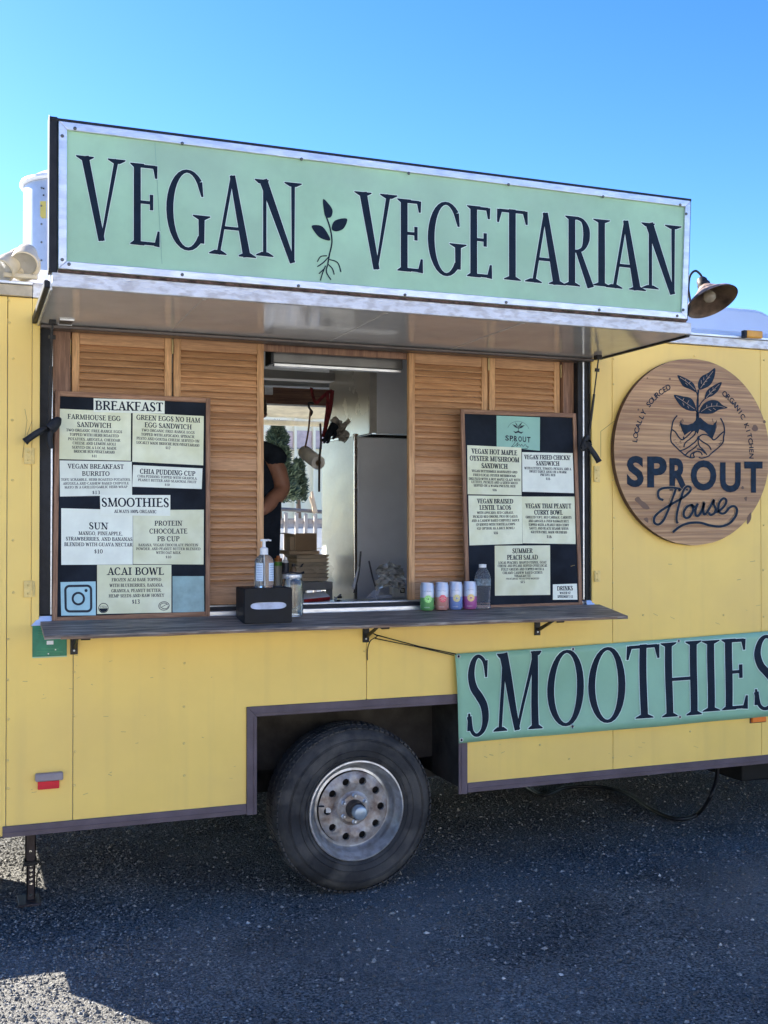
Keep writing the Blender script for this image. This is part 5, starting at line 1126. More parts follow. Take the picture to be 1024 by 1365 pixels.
# cans
CAN = (('green', 569.5, (.16,.42,.14), 'lime'), ('salmon pink', 589, (.58,.28,.24), 'pink'), ('blue', 607.5, (.18,.28,.58), 'blue'), ('magenta and purple', 626.5, (.44,.12,.34), 'magenta'))
LIM = {'green': (.35,.75,.2), 'salmon pink': (.75,.10,.14), 'blue': (.78,.68,.30), 'magenta and purple': (.85,.62,.22)}
silver = mat('can_silver_white', (.46,.50,.60), .3, .35, var=.04, vscale=20)
for nm, cpx_, col, key in CAN:
    cp = at(cpx_, 812.6, -.040); cp.z = shf(-.040)+.002; cm = X(cpx_+1,795,cp.y)-X(cpx_,795,cp.y)
    cz = lambda py: Z(cpx_,py,cp.y)-Z(cpx_,814.5,cp.y)
    t = thing('drink_can', nm+' and silver sparkling water can in the row beside the small menu board', 'can', cp, 'sparkling water cans on the shelf')
    r_ = .0305; hz_ = cz(778)
    MB().lathe([(.022,.004),(.024,.0),(.0265,.003),(r_,.010),(r_,hz_*.47)], cp, (0,0,1), 36).build('can_body', mat('can_'+key, col, .32, .3, var=.05, vscale=20), t)
    MB().lathe([(r_,hz_*.4702),(r_,hz_-.016),(.0265,hz_-.004),(.0268,hz_),(.0255,hz_),(.025,hz_-.004),(.0005,hz_-.005)], cp, (0,0,1), 36).build('can_top', silver, t)
    # fruit disc and script print, wrapped on the front
    def wrap(x, z, off, cp=cp, r_=r_):
        a = math.atan2(CAM.y-cp.y, CAM.x-cp.x)+x/r_; return Vector((cp.x+(r_+off)*math.cos(a), cp.y+(r_+off)*math.sin(a), cp.z+z))
    pr = Print(wrap, .0004)
    n_ = 20; c0 = (.005, hz_*.42)
    for rad, mi in ((.0165,0),): pr.rib(ell(c0[0], c0[1], rad*.62, rad*.62, 0, 342, 19), rad*.75, closed=True)
    for k in range(8):
        a = R_(45*k); pr.rib([(c0[0]+.004*math.cos(a), c0[1]+.004*math.sin(a)), (c0[0]+.0145*math.cos(a), c0[1]+.0145*math.sin(a))], .0011, 1)
    rr = random.Random(int(cpx_))
    for k in range(10): pr.rib([(-.02+.0042*k, hz_*.70+rr.uniform(-.002,.002)), (-.018+.0042*k, hz_*.70+rr.uniform(-.002,.004))], .0016, 2)
    for k in range(7): pr.rib([(-.012+.0034*k, hz_*.12), (-.0105+.0034*k, hz_*.12)], .003, 3)
    pr.build('can_print', [mat('fruit_'+key, LIM[nm], .4), mat('fruit_pale_'+key, tuple(.5+.5*c for c in LIM[nm]), .4), mat('can_navy', (.04,.07,.22), .4), WHITE], t)
# water bottle
wp = at(643.5, 810, -.042); wp.z = shf(-.042)+.002; wm = X(644.5,790,wp.y)-X(643.5,790,wp.y); wz = lambda py: Z(643.5,py,wp.y)-Z(643.5,812,wp.y)
wb = thing('water_bottle', 'clear plastic water bottle with white cap standing right of the cans', 'bottle', wp)
prof = [(.001,0),(wm*8.5,0),(wm*9.6,.004)]
for k in range(7): prof += [(wm*9.6, wz(808-3*k)), (wm*8.8, wz(806.5-3*k))]
prof += [(wm*9.7,wz(785)),(wm*9.7,wz(772)),(wm*9.3,wz(769)),(wm*8,wz(764)),(wm*5,wz(759)),(wm*3.9,wz(757)),(wm*3.9,wz(755))]
MB().lathe(prof, wp, (0,0,1), 30).build('bottle_body', PETC, wb)
MB().lathe([(wm*4.5,wz(757.2)),(wm*4.5,wz(753)),(.0004,wz(752.6))], wp, (0,0,1), 20).build('bottle_cap', WHITE, wb)
MB().lathe([(wm*9.85,wz(781)),(wm*9.85,wz(773))], wp, (0,0,1), 30).build('bottle_label', mat('water_label', (.16,.22,.26), .4, var=.35, vscale=60), wb)
# ================================================================== INSIDE THE KITCHEN
fy0, fy1 = 1.2, 1.78
fx0 = X(472.5,680,fy0); fzt = Z(472,581,fy0)
fr_ = thing('refrigerator', 'tall grey refrigerator with pale side wall inside the trailer', 'refrigerator', (fx0+.35, 1.5, ZB+.09))
bx('side_panel', FR_S, fx0, fx0+.03, fy0+.012, fy1, ZB+.091, fzt, fr_, .004)
bx('cabinet', FR_F, fx0+.031, fx0+.75, fy0+.03, fy1, ZB+.091, fzt-.002, fr_, .004)
bx('corner_strip', STEEL, fx0-.003, fx0+.016, fy0-.004, fy0+.011, ZB+.091, fzt+.0, fr_, .003)
bx('door', FR_F, fx0+.017, fx0+.75, fy0, fy0+.029, ZB+.1, fzt-.008, fr_, .006)
bx('hinge_cap', STEEL, fx0-.002, fx0+.02, fy0-.008, fy0+.02, fzt+.001, fzt+.012, fr_, .002)
ux = X(497,530,fy0); uc = thing('wall_cabinet', 'stainless wall cabinet above the refrigerator with cream side', 'cabinet', (ux+.3, 1.5, fzt+.02))
bx('cabinet_side', CREAM, ux-.02, ux, fy0+.006, 1.9, fzt+.015, 2.62, uc, .003)
bx('edge_strip', mat('edge_pale', (.55,.53,.48), .3), ux-.02, ux+.022, fy0-.006, fy0+.005, fzt+.02, 2.62, uc, .003)
bx('cabinet_door', FR_F, ux+.023, ux+.7, fy0-.002, fy0+.02, fzt+.015, 2.62, uc, .005)
bx('gap_filler', DARK, ux+.0, ux+.7, fy0+.02, fy0+.5, fzt-.001, fzt+.0145, uc, 0)  # dark filler added to stop light showing through the gap above the fridge
bx('cabinet_back', CREAM, X(441,520,1.9)-.0, ux-.021, 1.88, 1.9, fzt+.05, 2.62, uc, .002)
MB().hexa([at(476,566,1.19),at(494,566,1.19),at(497,573,1.19),at(477,575,1.19)], [at(476,566,1.195),at(494,566,1.195),at(497,573,1.195),at(477,575,1.195)])
# cords leaning on fridge
cr = MB().tube(crom([at(481,735,1.0),at(478,765,1.0),at(472,790,.9)],4), .005, 6).tube(crom([at(492,748,1.05),at(497,770,1.0),at(503,790,.9)],4), .005, 6).build('hanging_cord', mat('cord_grey', (.12,.12,.13), .5))
tag(cr, 'thin dark cords hanging in front of the grey refrigerator door', 'cord')
pk = MB().tube([at(478,756,.8), at(471,784,.7)], [.004,.009], 8).build('whisk_handle', WHITE); tag(pk, 'thin white handle leaning against the refrigerator behind the counter', 'utensil')
# paper towel roll hung from a cord
a_, b_ = at(406,603,1.28), at(424.5,617,1.06)
pt_ = thing('paper_towel_roll', 'white paper towel roll hanging on a cord in the opening', 'paper towel roll', (a_+b_)/2)
axp = (b_-a_).normalized(); Lp = (b_-a_).length
MB().lathe([(.016,.0),(.036,.0),(.037,.002),(.037,Lp-.002),(.036,Lp),(.017,Lp),(.016,Lp-.001)], a_, axp, 32, closed=True).build('paper_roll', mat('paper_white', (.78,.76,.70), .9, bump=.2, bscale=80), pt_)
MB().lathe([(.0158,.001),(.0158,Lp-.001),(.0145,Lp-.001),(.0145,.001)], a_, axp, 20, closed=True).build('core', CARD, pt_)
MB().lathe([(.0144,Lp*.5),(.0005,Lp*.5)], a_, axp, 20).build('core_disc', CARD, pt_)  # cardboard disc closing the core halfway along
hk = thing('bungee_cord', 'thin brown cord with black hook holding up the paper towel roll', 'cord', at(415,540,1.2))
MB().tube(crom([at(414,546,1.2),at(411,575,1.18),at(407,596,1.15)],4), .005, 8).build('cord_strand', mat('cord_brown', (.17,.10,.06), .8), hk)
MB().tube(crom([at(418,538,1.2),at(412,537,1.2),at(412,543,1.2),at(416,549,1.2),at(414,554,1.2)],4), .006, 8).build('hook', BLK, hk)
MB().tube(crom([at(427,565,1.1),at(428,590,1.06),at(426,612,1.02),at(425.5,655,1.1)],4), .006, 8).build('cord_strand', mat('strap_dark', (.05,.035,.025), .8), hk)
rsx = thing('red_strap', 'dark red webbing strap knotted and hanging beside the cabinet', 'strap', at(440,520,1.25))
def ribbon3(pts, w, m, nm, par):
    P = crom([at(*p) for p in pts], 5); vs = []
    for i, p in enumerate(P):
        t = (P[min(i+1,len(P)-1)]-P[max(0,i-1)]).normalized(); s_ = t.cross(Vector((.3,-1,.2))).normalized()*w/2; vs += [p+s_, p-s_]
    o = MB().add(vs, [(2*i,2*i+1,2*i+3,2*i+2) for i in range(len(P)-1)], 0, True).build(nm, m, par); md = o.modifiers.new('s','SOLIDIFY'); md.thickness = .003; return o
RD = mat('strap_red', (.20,.018,.025), .7, var=.3, vscale=40)
ribbon3([(415,517,1.3),(417,528,1.28),(421,537,1.26),(428,531,1.25),(436,524,1.25),(443,521,1.25)], .018, RD, 'strap_loop', rsx)
ribbon3([(443,520,1.25),(440,545,1.22),(435,565,1.2),(431,583,1.18)], .024, RD, 'strap_tail', rsx)
ribbon3([(437,522,1.24),(436,545,1.22),(433,570,1.2)], .018, RD, 'strap_tail', rsx)
gl = thing('black_glove', 'black glove clipped beside the strap above the refrigerator', 'glove', at(438,578,1.15))
for pth, r0 in (([(446,567,1.15),(440,576,1.14),(434,586,1.13)], .026), ([(444,572,1.15),(447,578,1.13),(444,585,1.12)], .012), ([(438,582,1.14),(432,586,1.12),(427,588,1.12)], .011), ([(436,584,1.14),(432,590,1.12)], .010), ([(440,578,1.12),(438,588,1.11),(436,590,1.1)], .010)):
    pp = crom([at(*p) for p in pth], 4); MB().tube(pp, [r0*(1-.5*i/len(pp)) for i in range(len(pp))], 10).build('glove_finger' if r0 < .02 else 'glove_palm', CLOTH, gl)
rg = thing('grey_rag', 'crumpled pale grey rag stuffed beside the black glove on the refrigerator', 'rag', at(455,575,1.25))
mb = MB(); vs = []; n1 = 14
for j in range(n1+1):
    for i in range(n1+1):
        u, v = i/n1, j/n1; p = at(440+24*u+3*math.sin(v*9), 560+26*v-4*math.sin(u*7), 1.25)
        p += Vector((0,1,0))*.05*noise.noise(Vector((u*4, v*4, 1))); p += Vector((.02,0,.02))*noise.noise(Vector((u*6, v*6, 5))); vs.append(p)
mb.add(vs, [(j*(n1+1)+i, j*(n1+1)+i+1, (j+1)*(n1+1)+i+1, (j+1)*(n1+1)+i) for j in range(n1) for i in range(n1)], 0, True)
o = mb.build('rag_cloth', mat('rag_grey', (.36,.34,.30), .9, var=.3, vscale=12), rg); md = o.modifiers.new('s','SOLIDIFY'); md.thickness = .004
# side table with boxes
ty = 1.35; tz = Z(420,776,ty)
tb_ = thing('side_table', 'grey side table holding cardboard trays behind the counter', 'table', at(420,780,1.6)); tb_.location.z = ZB+.09
bx('table_top', GREYW, X(398,776,ty), X(444,776,ty), ty, 1.9, tz-.045, tz, tb_, .004)
for xx in (X(402,790,ty), X(438,790,ty)): 
    for yy in (ty+.02, 1.85): bx('leg', GREYW, xx, xx+.03, yy, yy+.03, ZB+.091, tz-.0455, tb_, .002)
# stack: paper trays wrapped in film
wr = thing('tray_stack', 'stack of paper trays wrapped in clear film on the side table', 'tray stack', at(420,775,1.5)); wr.location.z = tz
for k in range(7):
    z0 = tz+.002+k*.021; x0 = X(393,760,ty+.1); x1 = X(438,760,ty+.1)
    mb = MB(); i = .014
    mb.hexa([(x0+i,ty+.09,z0),(x1-i,ty+.09,z0),(x1-i,ty+.33,z0),(x0+i,ty+.33,z0)], [(x0,ty+.08,z0+.0195),(x1,ty+.08,z0+.0195),(x1,ty+.34,z0+.0195),(x0,ty+.34,z0+.0195)])
    mb.build('paper_tray', mat('tray_kraft', (.70,.58,.42), .75, var=.1, rnd=.12), wr, .002)
o = MB().add([at(392+i*4.3+2*math.sin(j*2+i), 752+j*5+1.5*math.sin(i*1.7), ty+.06+.02*noise.noise(Vector((i*.8,j*.8,0)))) for j in range(6) for i in range(13)], [(j*13+i, j*13+i+1, (j+1)*13+i+1, (j+1)*13+i) for j in range(5) for i in range(12)], 0, True).build('clear_film', mat('film', (.9,.9,.88), .12, trans=.92, ior=1.15, var=0), wr)
zt_s = tz+.002+7*.021
cb1 = thing('cardboard_sheet', 'flat brown cardboard on top of the tray stack under the open box', 'cardboard', at(415,737,1.5)); cb1.location.z = zt_s
bx('sheet', CARD, X(389,737,ty), X(430,737,ty), ty+.05, ty+.32, zt_s+.002, zt_s+.022, cb1, .002)
cb2 = thing('cardboard_box', 'open brown cardboard box topmost on the stack beside the doorway', 'box', at(408,725,1.5)); cb2.location.z = zt_s+.024
x0, x1, y0, y1, z0, z1 = X(397,720,ty+.02), X(424,720,ty+.02), ty+.06, ty+.28, zt_s+.024, Z(410,711,ty+.02)
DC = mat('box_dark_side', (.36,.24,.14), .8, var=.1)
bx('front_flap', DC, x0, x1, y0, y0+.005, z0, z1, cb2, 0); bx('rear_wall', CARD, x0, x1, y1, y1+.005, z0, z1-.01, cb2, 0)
bx('side_wall', CARD, x0-.005, x0-.0005, y0, y1, z0, z1-.005, cb2, 0); bx('side_wall', CARD, x1+.0005, x1+.005, y0, y1, z0, z1, cb2, 0); bx('bottom', CARD, x0, x1, y0+.006, y1-.001, z0, z0+.004, cb2, 0)
MB().hexa([(x0-.006,y0,z1-.006),(x0-.006,y1,z1-.006),(x0-.055,y1,z1+.0),(x0-.055,y0,z1+.0)], [(x0-.006,y0,z1-.004),(x0-.006,y1,z1-.004),(x0-.055,y1,z1+.003),(x0-.055,y0,z1+.003)]).build('top_flap', CARD, cb2)
bx('box_tape', CARD, x0-.03, x0-.0065, y0+.01, y0+.014, z0+.002, z1-.02, cb2, 0)
# condiments on the counter
def sauce(px, w, yb2, yt, label, col, bands, y):
    p = at(px, yb2, y); m1 = X(px+1,yb2,y)-X(px,yb2,y); hz = lambda py: Z(px,py,y)-p.z
    t = thing('sauce_bottle', label, 'bottle', p)
    MB().lathe([(.001,0),(w*m1,0),(w*m1,hz(yt+8)),(w*m1*.7,hz(yt+4)),(w*m1*.5,hz(yt+3))], p, (0,0,1), 20).build('bottle_body', col, t)
    MB().lathe([(w*m1*.55,hz(yt+4)),(w*m1*.5,hz(yt)),(.0004,hz(yt)+.001)], p, (0,0,1), 16).build('bottle_cap', bands[0], t)
    for a, b, m in bands[1]: MB().lathe([(w*m1*1.02,hz(a)),(w*m1*1.02,hz(b))], p, (0,0,1), 20).build('bottle_label', m, t)
y_c = .62; ctp = onz(375,786,ctz)
sauce(371, 5, 784, 741, 'squat condiment tub with orange and green label beside the person', mat('tub_cream', (.6,.56,.42), .5), (mat('cap_orange', (.55,.16,.04), .5), [(754,749,mat('band_green', (.14,.38,.06), .5)), (748.5,744,mat('band_orange', (.5,.16,.03), .5))]), y_c)
sauce(380.5, 4.6, 784, 743, 'dark labelled sauce bottle with white shoulders behind the glass jar', mat('sauce_white', (.6,.6,.55), .4), (WHITE, [(763,750,mat('band_black', (.02,.025,.035), .5, var=.3, vscale=80))]), y_c-.06)
sauce(391, 4.4, 784, 752, 'small brown spice bottle right of the dark sauce bottle', mat('spice_brown', (.20,.13,.07), .5), (BLK, [(772,762,CARD)]), y_c)
# counter clutter
rb_ = thing('red_book', 'red covered order pad lying on the steel counter', 'book', onz(422,800,ctz))
c4 = [onz(405,796,ctz+.001),onz(432,792.5,ctz+.001),onz(440,799.5,ctz+.001),onz(405,803,ctz+.001)]
MB().hexa(c4, [p+Vector((0,0,.014)) for p in c4]).build('book_cover', RED, rb_, .002)
MB().hexa([p+Vector((0,0,.0145)) for p in c4], [p+Vector((0,.003,.018)) for p in c4]).build('page_block', WHITE, rb_)
ky = thing('key_bunch', 'small bunch of black keys on the steel counter', 'keys', onz(450,798,ctz))
for a, b, c, d in ((447,799,454,793),(449,797,455,796),(446,796,450,801),(451,803,452,801)):
    MB().tube([onz(a,b,ctz+.006), onz(c,d,ctz+.012)], [.004,.006], 6).build('key', BLK, ky)
cr_ = thing('card_reader', 'white cube card reader with dark square mark on the counter by the right shutter', 'card reader', onz(532,797,ctz))
p = onz(532,797,ctz); m1 = X(533,790,p.y)-X(532,790,p.y)
bx('reader_body', WHITE, p.x-9*m1, p.x+9*m1, p.y, p.y+.05, ctz+.001, ctz+.001+17*m1, cr_, .008)
bx('square_mark', BLK, p.x+1.5*m1, p.x+7.5*m1, p.y-.0015, p.y-.0002, ctz+6*m1, ctz+12*m1, cr_, .001)
bx('mark_ring', WHITE, p.x+3*m1, p.x+6*m1, p.y-.0022, p.y-.0017, ctz+7.5*m1, ctz+10.5*m1, cr_, 0)
bx('mark_dot', BLK, p.x+4*m1, p.x+5*m1, p.y-.0028, p.y-.0024, ctz+8.5*m1, ctz+9.5*m1, cr_, 0)
rl = thing('receipt_paper', 'crumpled white receipt roll on the counter left of the card reader', 'paper', onz(510,798,ctz))
p = onz(510,798.5,ctz)
MB().tube([p+Vector((-8*m1,0,.011)), p+Vector((12*m1,.01,.011))], .0105, 14).build('paper_roll', mat('receipt_bluewhite', (.72,.76,.84), .8), rl)
MB().add([p+Vector((-.03,.0,.002)), p+Vector((-.075,.03,.006)), p+Vector((-.03,.05,.04)), p+Vector((.0,.03,.045)), p+Vector((.04,.05,.012)), p+Vector((-.06,.01,.014))], [(0,1,5),(0,5,2),(5,1,2),(0,2,3),(0,3,4)]).build('loose_sheet', MATS['receipt_bluewhite'], rl)
pb = thing('plastic_bag_pile', 'pile of crinkled clear plastic bags behind the card reader', 'plastic bags', onz(528,790,ctz))
mb = MB(); rr = random.Random(21)
for k in range(5):
    n1 = 7; vs = []; oy = .50+.05*k; c0 = (520+rr.uniform(-4,6), 776-5*k)
    for j in range(n1+1):
        for i in range(n1+1):
            u, v = i/n1-.5, j/n1-.5; q = at(c0[0]+34*u, c0[1]+12*v+10*abs(u)*(.5 if k % 2 else 1), oy)
            q += Vector((.2,1,.3))*.05*noise.noise(Vector((u*5+k*3, v*5, k))); vs.append(q)
    mb.add(vs, [(j*(n1+1)+i, j*(n1+1)+i+1, (j+1)*(n1+1)+i+1, (j+1)*(n1+1)+i) for j in range(n1) for i in range(n1)])
mb.build('bag_film', mat('bag_film', (.62,.62,.58), .2, trans=.35, ior=1.3, var=.2, vscale=20), pb)
# ================================================================== PERSON
def skinned(name, joints, edges, m, parent, lv=2):
    me = bpy.data.meshes.new(name); me.from_pydata([j[0] for j in joints], edges, []); o = bpy.data.objects.new(name, me); S.collection.objects.link(o)
    me.materials.append(m); md = o.modifiers.new('skin','SKIN'); md.use_smooth_shade = True
    for i, j in enumerate(joints):
        r = j[1]; me.skin_vertices[0].data[i].radius = r if isinstance(r, tuple) else (r, r)
    me.skin_vertices[0].data[0].use_root = True
    s_ = o.modifiers.new('sub','SUBSURF'); s_.levels = lv; s_.render_levels = lv
    if parent: o.parent = parent; o.matrix_parent_inverse = Matrix.Translation(parent.location).inverted()
    return o
py_ = 1.0; fz = ZB+.092
sh_r = at(352,588,py_); px_c = sh_r.x-.10      # body centre line, behind the shutter
pe = thing('person', 'person in black t-shirt and apron inside the trailer, elbow bent beside the shutter', 'person', (px_c, py_, fz))
V = Vector
elb = at(377,653,py_-.06); wri = at(347,684,py_-.20)
jt = [(V((px_c,py_,fz+.92)),(.16,.12)), (V((px_c,py_,fz+1.10)),(.145,.11)), (V((px_c,py_,fz+1.28)),(.165,.12)), (V((px_c,py_,fz+1.41)),(.12,.085)), (V((px_c,py_-.01,fz+1.48)),.058), (V((px_c,py_-.03,fz+1.56)),.062), (V((px_c,py_-.035,fz+1.66)),(.085,.095)), (V((px_c,py_-.03,fz+1.735)),.06),
      (V((sh_r.x-.02,py_,sh_r.z-.065)),.062), (elb+V((-.035,0,.13)),.054), (elb,.047), (elb.lerp(wri,.5),.043), (wri,.027),
      (V((px_c-.155,py_,fz+1.40)),.062), (V((px_c-.21,py_-.02,fz+1.25)),.048), (V((px_c-.23,py_-.04,fz+1.12)),.040), (V((px_c-.18,py_-.16,fz+1.04)),.035), (V((px_c-.10,py_-.26,fz+1.00)),.027),
      (V((px_c+.09,py_,fz+.82)),.085), (V((px_c+.10,py_-.01,fz+.48)),.058), (V((px_c+.10,py_+.01,fz+.25)),.05), (V((px_c+.10,py_,fz+.07)),.038), (V((px_c+.11,py_-.13,fz+.035)),.035),
      (V((px_c-.09,py_,fz+.82)),.085), (V((px_c-.10,py_-.01,fz+.48)),.058), (V((px_c-.10,py_+.01,fz+.25)),.05), (V((px_c-.10,py_,fz+.07)),.038), (V((px_c-.11,py_-.13,fz+.035)),.035)]
ed = [(0,1),(1,2),(2,3),(3,4),(4,5),(5,6),(6,7),(3,8),(8,9),(9,10),(10,11),(11,12),(3,13),(13,14),(14,15),(15,16),(16,17),(0,18),(18,19),(19,20),(20,21),(21,22),(0,23),(23,24),(24,25),(25,26),(26,27)]
skinned('body', jt, ed, SKIN, pe)
# clothes: shirt over the torso and upper arms, apron and trousers
sj = [(jt[0][0]+V((0,0,.0)),(.19,.14)), (jt[1][0],(.175,.135)), (jt[2][0],(.188,.14)), (V((px_c,py_,fz+1.40)),(.14,.10)), (V((px_c,py_,fz+1.455)),(.075,.07)), (jt[8][0]+V((.0,0,.005)),.080), (jt[9][0]+V((0,0,.045)),.068), (jt[9][0]+V((.012,0,-.015)),.066), (jt[13][0],.080), (jt[14][0],.066)]
skinned('shirt', sj, [(0,1),(1,2),(2,3),(3,4),(3,5),(5,6),(6,7),(3,8),(8,9)], CLOTH, pe)
tj = [(V((px_c,py_,fz+.93)),(.185,.14)), (V((px_c,py_,fz+.84)),(.185,.14)), (jt[18][0],.105), (jt[19][0],.082), (jt[20][0],.07), (V((px_c+.10,py_,fz+.11)),.06), (jt[23][0],.105), (jt[24][0],.082), (jt[25][0],.07), (V((px_c-.10,py_,fz+.11)),.06)]
skinned('trousers', tj, [(0,1),(1,2),(2,3),(3,4),(4,5),(1,6),(6,7),(7,8),(8,9)], CLOTH, pe)
ap_x = at(365.5,720,py_-.1).x
MB().hexa([(px_c-.17,py_-.165,fz+.45),(ap_x+.0,py_-.15,fz+.45),(ap_x-.0,py_-.135,fz+.45),(px_c-.17,py_-.15,fz+.45)], [(px_c-.15,py_-.155,fz+1.2),(px_c+.15,py_-.155,fz+1.2),(px_c+.15,py_-.14,fz+1.2),(px_c-.15,py_-.14,fz+1.2)]).build('apron', CLOTH, pe, .006)
for s_, w0, el in ((1, wri, elb), (-1, jt[17][0], jt[16][0])):
    d0 = (w0-el).normalized(); side = d0.cross(V((0,0,1))).normalized(); dn = V((0,0,-1))
    hj = [(w0,.026),(w0+d0*.045,(.036,.02)),(w0+d0*.085,(.038,.018))]; he = [(0,1),(1,2)]
    skinned('palm', hj, he, SKIN, pe, 1)
    for k in range(4):
        b0_ = w0+d0*.085+side*(.027-.018*k); ln = (.068,.078,.073,.058)[k]
        skinned('finger', [(b0_-d0*.02,.0095),(b0_+d0*ln*.45,.009),(b0_+d0*ln*.75+dn*.015,.008),(b0_+d0*ln*.95+dn*.034,.007)], [(0,1),(1,2),(2,3)], SKIN, pe, 1)
    b0_ = w0+d0*.03+side*.03*s_
    skinned('thumb', [(b0_-side*.01*s_,.012),(b0_+side*.02*s_+d0*.02,.0105),(b0_+side*.032*s_+d0*.05+dn*.01,.009)], [(0,1),(1,2)], SKIN, pe, 1)
hd_ = jt[6][0]
MB().lathe([(.0005,.125),(.05,.115),(.085,.085),(.102,.04),(.103,.0),(.098,-.03)], hd_, (0,0.12,1), 24).build('hair', mat('hair_dark', (.02,.014,.01), .7), pe)
for sx in (-1,1):
    MB().lathe([(.0004,-.012),(.008,-.009),(.012,0),(.008,.009),(.0004,.012)], hd_+V((.033*sx,-.088,-.005)), (0,1,0), 12).build('eye', WHITE, pe)
    MB().lathe([(.0004,-.02),(.014,-.014),(.02,0),(.014,.014),(.0004,.02)], hd_+V((.088*sx,.0,-.015)), (0,0,1), 10).build('ear', SKIN, pe)
MB().lathe([(.0004,.02),(.008,.012),(.016,-.02),(.0004,-.026)], hd_+V((0,-.098,-.02)), (0,.2,1), 10).build('nose', SKIN, pe)
MB().tube([hd_+V((-.022,-.09,-.058)), hd_+V((0,-.097,-.06)), hd_+V((.022,-.09,-.058))], .005, 6).build('mouth', mat('lips', (.28,.09,.07), .5), pe)
# ================================================================== BEYOND THE FAR HATCH
fa = thing('far_awning', 'pale crinkled awning panel seen through the far hatch', 'awning', (1.7, 2.9, 2.3))
A0, A1 = at(340,533,BY+.1), at(455,541,BY+.1)
mb = MB(); vs = []; n1, n2 = 24, 10
zf = Z(400,560,3.3)
for j in range(n2+1):
    for i in range(n1+1):
        u, v = i/n1, j/n2; y = BY+.1+v*.95; vs.append((1.0+1.9*u, y, bz1+.10+(zf-bz1-.08)*v+.02*noise.noise(Vector((u*9, v*5, 2)))))
mb.add(vs, [(j*(n1+1)+i, j*(n1+1)+i+1, (j+1)*(n1+1)+i+1, (j+1)*(n1+1)+i) for j in range(n2) for i in range(n1)], 0, True)
mb.build('awning_sheet', mat('awning_pale', (.74,.68,.50), .6, trans=.0, var=.15, vscale=6), fa)
bx('front_bar', mat('bar_pale', (.74,.66,.48), .5), 1.0, 2.9, 3.37, 3.42, Z(400,568,3.4), Z(400,561,3.4), fa, .006)
# pale building
bd = thing('pale_building', 'overexposed cream building with long pinkish window bands far behind the trailer', 'building', (7, 30, 0))
PB = mat('building_cream', (.93,.84,.60), .8, var=.04, vscale=.5)
byd = 30.0; gx0, gx1 = X(250,600,byd), X(560,600,byd)
bx('wall', PB, gx0-3, gx1+4, byd, byd+8, 0, 6.6, bd, 0)
pw = mat('window_pink', (.60,.46,.44), .4, var=.08)
for a, b in ((355,391),(393,416),(418,441),(443,470)):
    w_ = bx('window', pw, X(a,605,byd-.05), X(b,605,byd-.05), byd-.06, byd-.01, Z(a,597,byd), Z(a,574,byd), bd, .02)
    bx('sill', mat('sill_dark', (.35,.33,.30), .6), X(a,605,byd-.05), X(b,605,byd-.05), byd-.12, byd-.061, Z(a,598.5,byd), Z(a,597,byd), w_, 0)
for px in (392,417,442): bx('pilaster', PB, X(px-1.5,605,byd), X(px+1.5,605,byd), byd-.2, byd-.07, 1, 6.6, bd, 0)
bx('parapet', WHITE, gx0-3.1, gx1+4.1, byd-.1, byd+.2, 6.601, 6.8, bd, 0)
# conifer
def conifer(px, pyb, pyt, y, label, nl, seed, wpx):
    rr = random.Random(seed); b = at(px, pyb, y); b.z = 0; top = Z(px, pyt, y); sc = (X(px+1,640,y)-X(px,640,y)); wr = wpx*sc
    t = thing('pine_tree', label, 'tree', b)
    tr = MB().tube([b, b+V((.02,0,top*.5)), V((b.x-.02,b.y,top*.97))], [.09,.06,.012], 8); zb_c = Z(px, pyb, y)
    for k in range(26):
        z = zb_c+.1+(top-zb_c-.2)*k/26; a = rr.random()*6.28; l = wr*.8*(1-(z-zb_c)/(top-zb_c)*.8)
        tr.tube([(b.x,b.y,z),(b.x+l*math.cos(a),b.y+l*math.sin(a),z+.1*l)], [.02,.006], 5)
    tr.build('trunk', mat('bark', (.11,.08,.06), .9, bump=.5), t)
    cr = MB(); z0 = zb_c
    for k in range(nl):
        f = rr.random()**.8; z = z0+(top-z0)*f; a = rr.random()*6.28; prof = (1-f)**.62*(.72+.28*math.sin(f*26+a*2))*(.8+.2*math.sin(a*3+f*9)); r = wr*prof*(.35+.65*rr.random()**.5)
        c = V((b.x+r*math.cos(a), b.y+r*math.sin(a), z+.18*(r/wr)*rr.uniform(-.3,1)))
        d = V((math.cos(a)*.8+rr.uniform(-.5,.5), math.sin(a)*.8+rr.uniform(-.5,.5), rr.uniform(-.1,.9))).normalized(); s_ = d.cross(V((rr.uniform(-1,1),rr.uniform(-1,1),1))).normalized()
        l = rr.uniform(.05,.11); w_ = l*.22; cr.add([c-s_*w_, c+s_*w_, c+d*l], [(0,1,2)], rr.randrange(2))
    cr.build('crown', [mat('needle_dark', (.045,.075,.045), .8), mat('needle_mid', (.08,.115,.07), .8)], t)
conifer(370, 668, 566, 11.0, 'bushy dark green pine seen through the far hatch beside the person', 15000, 4, 34)
conifer(398, 668, 615, 11.8, 'smaller pine immediately right of the bushy one behind the fence', 5000, 9, 12)
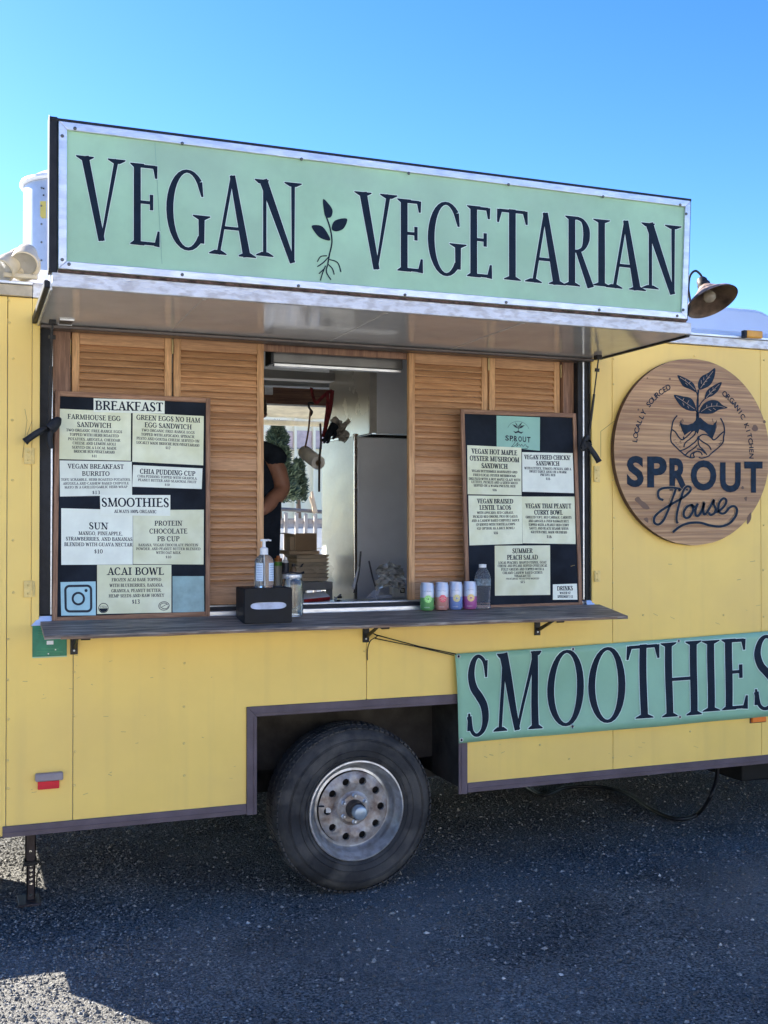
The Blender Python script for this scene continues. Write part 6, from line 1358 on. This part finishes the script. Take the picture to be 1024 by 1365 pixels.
# fence
fn_ = thing('wooden_fence', 'weathered grey picket fence with a top rail beyond the far hatch', 'fence', at(385,760,6.5)); fn_.location.z = 0
FW = mat('fence_grey', (.44,.39,.34), .8, var=.15, vscale=8, stretch=(3,3,.6), rnd=.1)
fy = 6.5
for i, (a, dx) in enumerate(((357,0),(369.5,0),(382,0),(396,0),(408.5,0),(421,0),(434,0),(447,0))):
    x0, x1 = X(a-2,700,fy), X(a+2,700,fy); lean = -.02 if i % 2 else .01
    MB().hexa([(x0-lean-.03,fy,0),(x1-lean-.03,fy,0),(x1-lean-.03,fy+.03,0),(x0-lean-.03,fy+.03,0)], [(x0,fy,Z(a,681+i*.7,fy)),(x1,fy,Z(a,682+i*.7,fy)),(x1,fy+.03,Z(a,682+i*.7,fy)),(x0,fy+.03,Z(a,681+i*.7,fy))]).build('picket', FW, fn_)
MB().tube([at(340,677,fy+.06), at(380,679,fy+.06), at(440,683,fy+.06)], .022, 6).build('top_rail', mat('rail_dark', (.16,.15,.14), .7), fn_)
bx('mid_rail', FW, X(340,693,fy+.05), X(460,693,fy+.05), fy+.04, fy+.07, Z(400,698,fy+.05), Z(400,693,fy+.05), fn_, 0)
MB().tube([at(420,684,fy+.02), at(416,655,fy+.02)], [.03,.012], 6).tube([at(421,684,fy+.02), at(413,662,fy+.02)], [.02,.01], 6).build('dry_stalk', CARD, fn_)
lw = tag(bx('timber_band', mat('low_wall', (.30,.28,.26), .9, var=.2, vscale=5), X(300,690,8.5), X(520,690,8.5), 8.5, 8.8, Z(400,704,8.5)+.001, Z(400,691,8.5), None, 0), 'dark grey timber band on top of the white wall behind the picket fence', 'timber')
wq = thing('white_block_wall', 'low white block wall in the sun behind the picket fence', 'wall', (X(400,700,8.5), 8.5, 0))
zz_ = Z(400,704,8.5)
for k in range(6): bx('block_course', mat('white_block', (.82,.78,.68), .8, var=.08, vscale=3), X(300,690,8.5)-.01, X(520,690,8.5)+.01, 8.48+.01*(5-k), 8.84, zz_*k/6+.004, zz_*(k+1)/6, wq, .01)
pg = tag(MB().box(-4, 16, 5.2, 29.5, .004, .03).build('pale_gravel_yard', mat('yard_white', (.62,.58,.50), .95, var=.12, vscale=3, bump=.5, bscale=30)), 'pale sunlit gravel yard beyond the trailer', kind='structure')
# ================================================================== unseen box left of the frame, added to cast the shade by the jack
ge = thing('shade_caster', 'unseen closed grey box added beyond the left end of the trailer to shade the ground', 'shade_caster', (-.55,.88,0))
bx('shade_caster_case', mat('shade_caster_grey', (.12,.12,.12), .5), -.95, -.14, .34, 1.24, .03, .50, ge, .03)
bx('shade_caster_handle', BLK, -.75, -.35, .60, .63, .501, .53, ge, .01)
for x in (-.9, -.22): bx('foot', RUB, x, x+.06, .45, .51, .001, .0295, ge, .004)

# ================================================================== UNSEEN LOT BEHIND THE CAMERA (added to bounce sun; mirrored in soffit and hub)
tag(MB().box(-60, 70, -70, -7.5, .004, .02).build('bounce_lot', mat('lot_gravel', (.46,.42,.35), .95, var=.12, vscale=1.5, bump=.5, bscale=20)), 'unseen pale gravel lot added on the near side to bounce sunlight', kind='structure')
wb2 = thing('bounce_building', 'unseen long white clapboard building added across the gravel lot to bounce light', 'building', (4, -22, 0))  # unseen building added for sun bounce and the soffit reflection
bx('wall', mat('clapboard_white', (.74,.72,.66), .7, var=.04, vscale=.6), -14, 24, -28, -22, 0, 5.2, wb2, 0)
MB().prism([(-14.5,-28.6,5.201),(-14.5,-21.4,5.201),(-14.5,-25,7.6)], (39,0,0)).build('roof', mat('shingle_grey', (.12,.12,.125), .9, var=.2, vscale=3), wb2)
for i in range(9):
    x = -12+i*4; w_ = bx('window', RUB, x, x+1.2, -21.995, -21.97, 1.4, 3.0, wb2, 0); bx('frame', WHITE, x-.08, x+1.28, -21.99, -21.985+.0, 1.3, 3.1, w_, 0)
